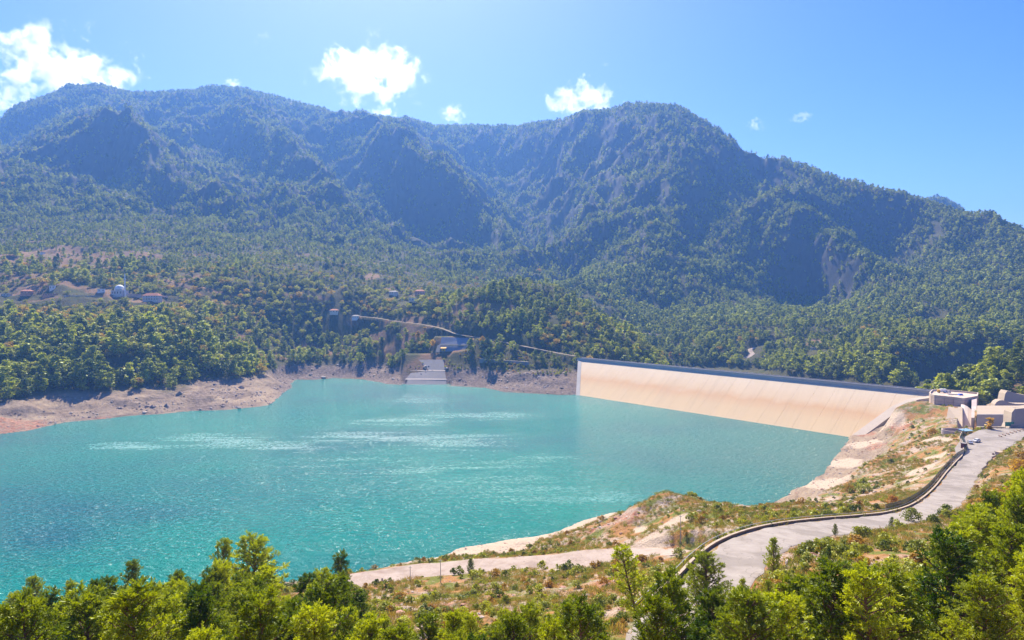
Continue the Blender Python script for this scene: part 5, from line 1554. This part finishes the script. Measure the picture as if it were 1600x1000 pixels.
x, y, z = gat(679, 522); car(679, 522, z, 0.3, M_DARK, "dark car driving on the hill road above the chute").location = (x, y, z + 0.5)

# ---- settlement
def house(px, py, w_, d_, h_, rz, wall, roof, lab, flat=False, floors=1, lift=0.0, name="house"):
    x, y, z = gat(px, py); o = empty(name, (x, y, z - 0.4 + lift), rz, lab, "house")
    q = MB(); q.box(-w_/2, w_/2, -d_/2, d_/2, -3, h_); q.build("wall", wall, o)
    if flat:
        q = MB(); q.box(-w_/2-0.3, w_/2+0.3, -d_/2-0.3, d_/2+0.3, h_, h_+0.35); q.build("roof", roof, o)
    else:
        e_ = 0.6; q = MB(); rr = h_ + w_ * 0.16
        q.add([(-w_/2-e_,-d_/2-e_,h_),(w_/2+e_,-d_/2-e_,h_),(w_/2+e_,d_/2+e_,h_),(-w_/2-e_,d_/2+e_,h_),(-w_/2+d_*.35,0,rr),(w_/2-d_*.35,0,rr)], [(0,1,5,4),(1,2,5),(2,3,4,5),(3,0,4),(0,3,2,1)]); q.build("roof", roof, o)
    fh = h_ / floors
    for f in range(floors):
        nw = max(2, int(w_ / 3.2))
        for k in range(nw):
            xx = -w_/2 + w_ * (k + 0.5) / nw
            q = MB(); q.box(xx-0.55, xx+0.55, -d_/2-0.04, -d_/2-0.01, f*fh + fh*0.35, f*fh + fh*0.8); q.build("window", M_GLASS, o)
    if floors > 1:
        q = MB()
        for f in range(1, floors): q.box(-w_/2-0.1, w_/2+0.1, -d_/2-1.2, -d_/2-0.05, f*fh-0.25, f*fh)
        q.build("balcony", M_WHITE, o)
    return o
house(656, 466, 15, 9, 11.5, 0.1, M_PINK, M_TILE, "tall salmon-red house with white balcony bands on the slope left of the wooded knoll", False, 4)
house(645, 470, 12, 8, 4, 0.1, M_PLASTER, M_PLASTER, "low pale annex left below the tall salmon-red house", True)
house(666, 471, 14, 7, 3.2, 0.1, M_PLASTER, M_GREYROOF, "pale flat building right below the tall salmon-red house", True)
house(615, 460, 12, 9, 4, -0.2, M_PLASTER, M_GREYROOF, "low house with a broad grey hipped roof left of the salmon-red house")
house(42, 460, 12, 8, 4.5, 0.15, M_PINK, M_TILE, "long pinkish house with a red roof at the left end of the village terrace")
house(10, 463, 10, 8, 3.5, 0.1, M_PLASTER, M_WHITE, "white flat-roofed house at the far left edge of the village", True)
house(82, 452, 6, 5, 5, 0.3, M_WHITE, M_WHITE, "small white cube house above the village terrace", True)
house(78, 462, 16, 6, 3.0, 0.05, M_PINK, M_GREYROOF, "long low brown building along the village terrace", True)
house(238, 469, 22, 9, 6.5, -0.08, M_PLASTER, M_TILE, "long two-storey house with a reddish roof right of the mosque", False, 2)
house(158, 456, 9, 6, 4, 0.5, M_WHITE, M_WHITE, "white slanted outbuilding just left of the mosque", True)
house(65, 397, 8, 6, 3, 0.1, M_WHITE, M_TEAL, "small pale hut above the brown clearing at far left", True)
house(522, 489, 12, 8, 4, 0.1, M_PLASTER, M_TILE, "small house with a red roof above the inlet")
house(556, 497, 10, 7, 3.5, -0.1, M_WHITE, M_GREYROOF, "small white house on the hill road above the inlet")
house(1275, 546, 16, 7, 3, 0.2, M_PLASTER, M_GREYROOF, "grey yard building beside the winding road behind the dam", True)
house(1531+6, 622, 11, 6, 3, 0.0, M_WHITE, M_WHITE, "small white building behind the terrace, below the wooded knoll", True)
x, y, z = gat(187, 461); mq = empty("mosque", (x, y, z), -0.05, "pale mosque with a hemispherical dome and a single slender minaret", "mosque")
q = MB(); q.box(-8, 8, -7, 7, -3, 5.5); q.build("wall", M_PLASTER, mq)
q = MB(); q.prism([(6.6*math.cos(2*math.pi*i/8+.39), 6.6*math.sin(2*math.pi*i/8+.39)) for i in range(8)], 5.5, 7.2); q.build("drum", M_PLASTER, mq)
q = MB(); n1_ = 28; vs = [(6.3*math.cos(t)*math.cos(2*math.pi*i/n1_), 6.3*math.cos(t)*math.sin(2*math.pi*i/n1_), 7.2+6.0*math.sin(t)) for t in [j*math.pi/2/9 for j in range(9)] for i in range(n1_)]
vs.append((0,0,13.2)); fs = [(j*n1_+i, j*n1_+(i+1)%n1_, (j+1)*n1_+(i+1)%n1_, (j+1)*n1_+i) for j in range(8) for i in range(n1_)] + [(8*n1_+i, 8*n1_+(i+1)%n1_, 9*n1_) for i in range(n1_)]
q.add(vs, fs); q.cyl((0,0,13), (0,0,14.6), 0.12, 0.03, 6); q.build("dome", M_WHITE, mq, smooth=True)
q = MB(); q.cyl((9.3,-3,-3), (9.3,-3,6), 1.5, 1.3, 12); q.cyl((9.3,-3,6), (9.3,-3,20), 1.0, 0.9, 12); q.cyl((9.3,-3,20), (9.3,-3,20.8), 1.6, 1.6, 12); q.cyl((9.3,-3,20.8), (9.3,-3,24), 0.8, 0.8, 12); q.cyl((9.3,-3,24), (9.3,-3,30), 0.95, 0.03, 12)
q.build("minaret", M_WHITE, mq)
for k in range(4): q = MB(); q.box(-6.5+k*3.7, -5.3+k*3.7, -7.05, -7.01, 1.2, 4.0); q.build("window", M_GLASS, mq)
for nm_, a, b, hgt, lab in (("terrace_wall", (100,464), (186,465), 2.0, "low stone terrace wall running through the village left of the mosque"), ("terrace_wall", (196,462), (262,466), 3.0, "pale terrace wall in front of the mosque court and the long house")):
    pA, pB = gat(*a), gat(*b); q = MB(); q.add([(pA[0],pA[1],pA[2]-2),(pB[0],pB[1],pB[2]-2),(pB[0],pB[1]+0.6,pB[2]-2),(pA[0],pA[1]+0.6,pA[2]-2),(pA[0],pA[1],pA[2]+hgt),(pB[0],pB[1],pB[2]+hgt),(pB[0],pB[1]+0.6,pB[2]+hgt),(pA[0],pA[1]+0.6,pA[2]+hgt)],
        [(0,1,2,3),(4,5,6,7),(0,1,5,4),(1,2,6,5),(2,3,7,6),(3,0,4,7)]); tag(q.build(nm_, M_PINKC), lab, "wall")
# walker on the lakeside track
x, y, z = gat(597, 911); o = empty("small_bollard", (x, y, z), 0, "dark waist-high stone marker at the left end of the lakeside track", "bollard")
q = MB(); q.cyl((0,0,-.3),(0,0,1.1),0.28,0.2,8); q.build("stone", M_STONED, o); q = MB(); q.cyl((0,0,1.1),(0,0,1.35),0.24,0.1,8); q.build("cap", M_DARK, o)

# ---- distinctive trees near the chute, dam and road
TALL = [mesh_np("crown", *clump_tree(700+i, 'tall', 20, 26, 0.028), [M_AUTUMN]) for i in range(2)]
TALLG = [mesh_np("crown", *clump_tree(710+i, 'pine', 26, 26, 0.032), [M_PINEFAR]) for i in range(2)]
RND = [mesh_np("crown", *clump_tree(720+i, 'round', 24, 26, 0.032), [m_]) for i, m_ in enumerate((M_AUTUMN, M_ORANGE))]
def special(px, py, h, me, wd, name, lab, cat):
    x, y, z = gat(px, py); o = empty(name, (x, y, z - 0.2), random.random()*6.28, lab, cat); o.scale = (h*wd, h*wd, h)
    obj("trunk", ME_TRUNK, o); obj("crown", me, o); return o
special(653, 531, 13, TALL[0], 1.8, "poplar_tree", "bright orange poplar left of the blue-shaded chute", "poplar tree")
special(664, 524, 11, TALL[1], 1.7, "poplar_tree", "yellow poplar just below the bend of the hill road", "poplar tree")
special(676, 545, 13, RND[0], 0.8, "autumn_tree", "yellow-green bushy tree at the left wing wall of the chute", "tree")
special(754, 541, 14, RND[0], 0.7, "autumn_tree", "tawny tree standing above the hill road right of the chute", "tree")
special(735, 550, 17, TALLG[0], 1.1, "conifer_tree", "dark conifer right beside the right wing wall of the chute", "conifer tree")
special(753, 551, 16, TALLG[1], 1.1, "conifer_tree", "second dark conifer right of the chute, under the tawny tree", "conifer tree")
special(836, 566, 15, TALLG[0], 1.0, "conifer_tree", "left conifer of the pair at the right end of the retaining wall", "conifer tree")
special(846, 566, 13, TALLG[1], 1.2, "conifer_tree", "right conifer of the pair at the right end of the retaining wall", "conifer tree")
special(576, 487, 11, TALL[0], 2.0, "poplar_tree", "orange poplar among dark trees above the inlet", "poplar tree")
special(566, 490, 8, RND[1], 1.0, "autumn_tree", "small orange tree left of the orange poplar above the inlet", "tree")
special(745, 440, 12, RND[1], 1.3, "autumn_tree", "rusty orange tree on the slope behind the wooded knoll", "tree")
special(842, 428, 14, RND[0], 1.4, "autumn_tree", "yellow tree at the foot of the central gorge", "tree")
special(1048, 560, 10, TALL[1], 2.0, "poplar_tree", "yellow poplar just behind the far third of the dam crest", "poplar tree")
special(1063, 560, 8, TALL[0], 2.0, "poplar_tree", "small orange poplar behind the dam crest, right of the yellow one", "poplar tree")
special(38, 418, 9, RND[0], 1.5, "autumn_tree", "golden tree at the left edge of the brown clearing", "tree")
special(90, 412, 16, TALLG[0], 1.0, "conifer_tree", "lone dark conifer standing in the brown clearing", "conifer tree")
special(1571, 668, 6, TALL[0], 2.2, "autumn_tree", "small golden tree left of the green sign at the parking edge", "tree") if False else None
for px, py, Y, h, me, lab in ((1547,670,352,7,TALL[1],"slender golden tree at the parking edge left of the green sign"),):
    x, _, _ = atY(px, py, Y); o = empty("autumn_tree", (x, Y, 32.5), 0.3, lab, "tree"); o.scale = (h*2.2, h*2.2, h); obj("trunk", ME_TRUNK, o); obj("crown", me, o)
# big bushes right of the road
for k, (px, py, h, mi, lab) in enumerate([(1557,800,6.5,0,"golden-yellow bush on the bank right of the road, left one"),(1590,790,7.5,1,"orange bush at the right edge above the golden one"),(1590,740,6,0,"yellow bush near the top of the right-hand bank"),
     (1480,808,3.6,2,"dark green bush at the inner kerb of the road"),(1425,815,4.0,2,"second dark bush at the inner kerb where the road bends"),(1598,722,5,2,"round green tree on the bank just right of the road, right edge"),
     (1350,770,5.5,2,"dark green bush on the scrubby bank left of the guard wall"),(1327,770,4.2,2,"smaller dark bush left of the dark green bush on the bank"),(1391,858,3.6,2,"round green bush on the scree below the thin tree at the inner kerb"),(1395,790,4,1,"rusty bush just outside the guard wall")]):
    x, y, z = gat(px, py); me = [mesh_np("crown", *clump_tree(760+k, 'bush', 26, 30, 0.035), [(M_AUTUMN, M_ORANGE, M_SHRUB)[mi]])][0]
    o = empty("large_bush", (x, y, z - 0.2), random.random()*6, lab, "bush"); o.scale = (h*1.1, h*1.1, h); obj("stem", ME_TRUNK, o); obj("foliage", me, o)
# boulders one can pick out
for k, (px, py, sz, lab) in enumerate([(655,955,1.6,"pale flat boulder left of the rubble bank, bottom middle"),(668,985,2.2,"long pale boulder at the bottom edge between young pines"),(830,972,2.0,"grey-white boulder in the shade of the bottom middle pines"),(845,985,1.5,"smaller grey boulder under the grey-white one"),
     (880,893,1.2,"small pale rock on the near edge of the lakeside track"),(1310,893,1.8,"pale rock sitting on the scree below the road bend"),(1231,882,1.6,"pale angular rock on the scree left of the upright pine"),(610,955,1.7,"tan rock at the right edge of the left grove")]):
    x, y, z = gat(px, py); me = rock_np(80 + k, 2); me.materials.append(M_STONE); o = tag(obj("boulder", me, None, (x, y, z + sz*0.15), random.random()*6), lab, "boulder"); o.scale = (sz*1.3, sz, sz)

# ---- clouds: bodies of droplets far behind the mountains, above and beyond the haze
def cloud(px, py, wpx, hpx, Y, seed, lab, dens=0.0034, ns=2.9, thr=0.50):
    x, y, z = atY(px, py, Y); wx_, hz_ = wpx / F * Y / 2, hpx / F * Y / 2
    m, t = mat_new("cloud_%d" % seed)
    tc = t.nodes.new("ShaderNodeTexCoord")
    mp = t.nodes.new("ShaderNodeMapping"); mp.inputs['Scale'].default_value = (1/wx_, 1/(wx_*0.7), 1/hz_)
    t.links.new(tc.outputs['Object'], mp.inputs['Vector'])
    ln = t.nodes.new("ShaderNodeVectorMath"); ln.operation = 'LENGTH'; t.links.new(mp.outputs[0], ln.inputs[0])
    mp2 = t.nodes.new("ShaderNodeMapping"); mp2.inputs['Scale'].default_value = (ns/wx_,)*3 if wx_ < 2.2*hz_ else (ns*0.9/wx_, ns/wx_, ns*1.15/wx_); mp2.inputs['Location'].default_value = (seed*3.7, seed*1.3, 0)
    t.links.new(tc.outputs['Object'], mp2.inputs['Vector'])
    n_ = noise(t, mp2.outputs[0], 1.0, 9, 0.66, 0.25)
    L_ = ln.outputs['Value']
    f = mth(t, 'SUBTRACT', mth(t, 'MULTIPLY_ADD', n_, 9.0, -4.5 + 1.0 - thr), mth(t, 'MULTIPLY', mth(t, 'POWER', L_, 2.0), 1.9))
    d = mth(t, 'MULTIPLY', mth(t, 'MULTIPLY', mth(t, 'MULTIPLY', f, 1.8, None, True), mth(t, 'MULTIPLY', mth(t, 'SUBTRACT', 1.0, L_), 8.0, None, True)), dens)
    v = t.nodes.new("ShaderNodeVolumePrincipled"); v.inputs['Color'].default_value = (1,1,1,1); v.inputs['Anisotropy'].default_value = 0.5
    t.links.new(d, v.inputs['Density'])
    o_ = t.nodes.new("ShaderNodeOutputMaterial"); t.links.new(v.outputs[0], o_.inputs['Volume'])
    import bmesh
    bm = bmesh.new(); bmesh.ops.create_icosphere(bm, subdivisions=3, radius=1.0)
    for v_ in bm.verts: v_.co = (v_.co.x*wx_*1.03, v_.co.y*wx_*0.72, v_.co.z*hz_*1.03)
    me = bpy.data.meshes.new("cloud"); bm.to_mesh(me); bm.free(); me.materials.append(m)
    return tag(obj("cloud", me, None, (x, y, z)), lab, "cloud")
cloud(95, 105, 310, 150, 10500, 1, "large ragged white cloud at the left edge above the mesa", thr=0.8, ns=3.3)
cloud(-10, 150, 190, 130, 10500, 9, "white cloud bank low at the far left edge beside the slope", thr=0.9)
cloud(580, 118, 235, 112, 10500, 2, "big puffy white cloud over the middle of the ridge", thr=0.62)
cloud(600, 176, 55, 26, 10800, 3, "small cloud peeping over the ridge below the big puffy one", thr=0.36)
cloud(707, 177, 62, 40, 10800, 4, "small two-lobed cloud just right of the big puffy one", thr=0.7)
cloud(912, 160, 150, 95, 10800, 5, "white cloud rising from behind the left shoulder of the right peak", thr=0.75)
cloud(363, 129, 34, 18, 10800, 6, "tiny cloud on the skyline of the left summit", thr=0.38)
cloud(1181, 194, 44, 30, 10500, 7, "tiny cloud just right of the right peak", thr=0.75)
cloud(584, 50, 46, 22, 10500, 11, "faint wisp high above the big puffy cloud", thr=1.1, dens=0.0012)
cloud(946, 100, 20, 10, 10500, 12, "speck of cloud high above the cloud at the right peak", thr=0.8, dens=0.002)
cloud(410, 60, 60, 40, 10500, 13, "very faint torn wisp between the left cloud and the big puffy one", thr=1.2, dens=0.0007)
cloud(1252, 183, 52, 24, 10500, 8, "tiny wispy cloud farthest to the right", thr=0.8)

# ---------------------------------------------------------------- haze: one closed box of pale air
def haze():
    m, t = mat_new("valley_haze")
    v = t.nodes.new("ShaderNodeVolumePrincipled")
    v.inputs['Color'].default_value = (0.18, 0.42, 1.0, 1)
    v.inputs['Density'].default_value = 0.000128
    v.inputs['Anisotropy'].default_value = 0.35
    o = t.nodes.new("ShaderNodeOutputMaterial"); t.links.new(v.outputs[0], o.inputs['Volume'])
    q = MB(); q.box(-10500, 10500, -60, 7000, float(Z.min()) - 1.0, float(Z.max()) + 40)
    tag(q.build("haze", m), kind='stuff')
haze()
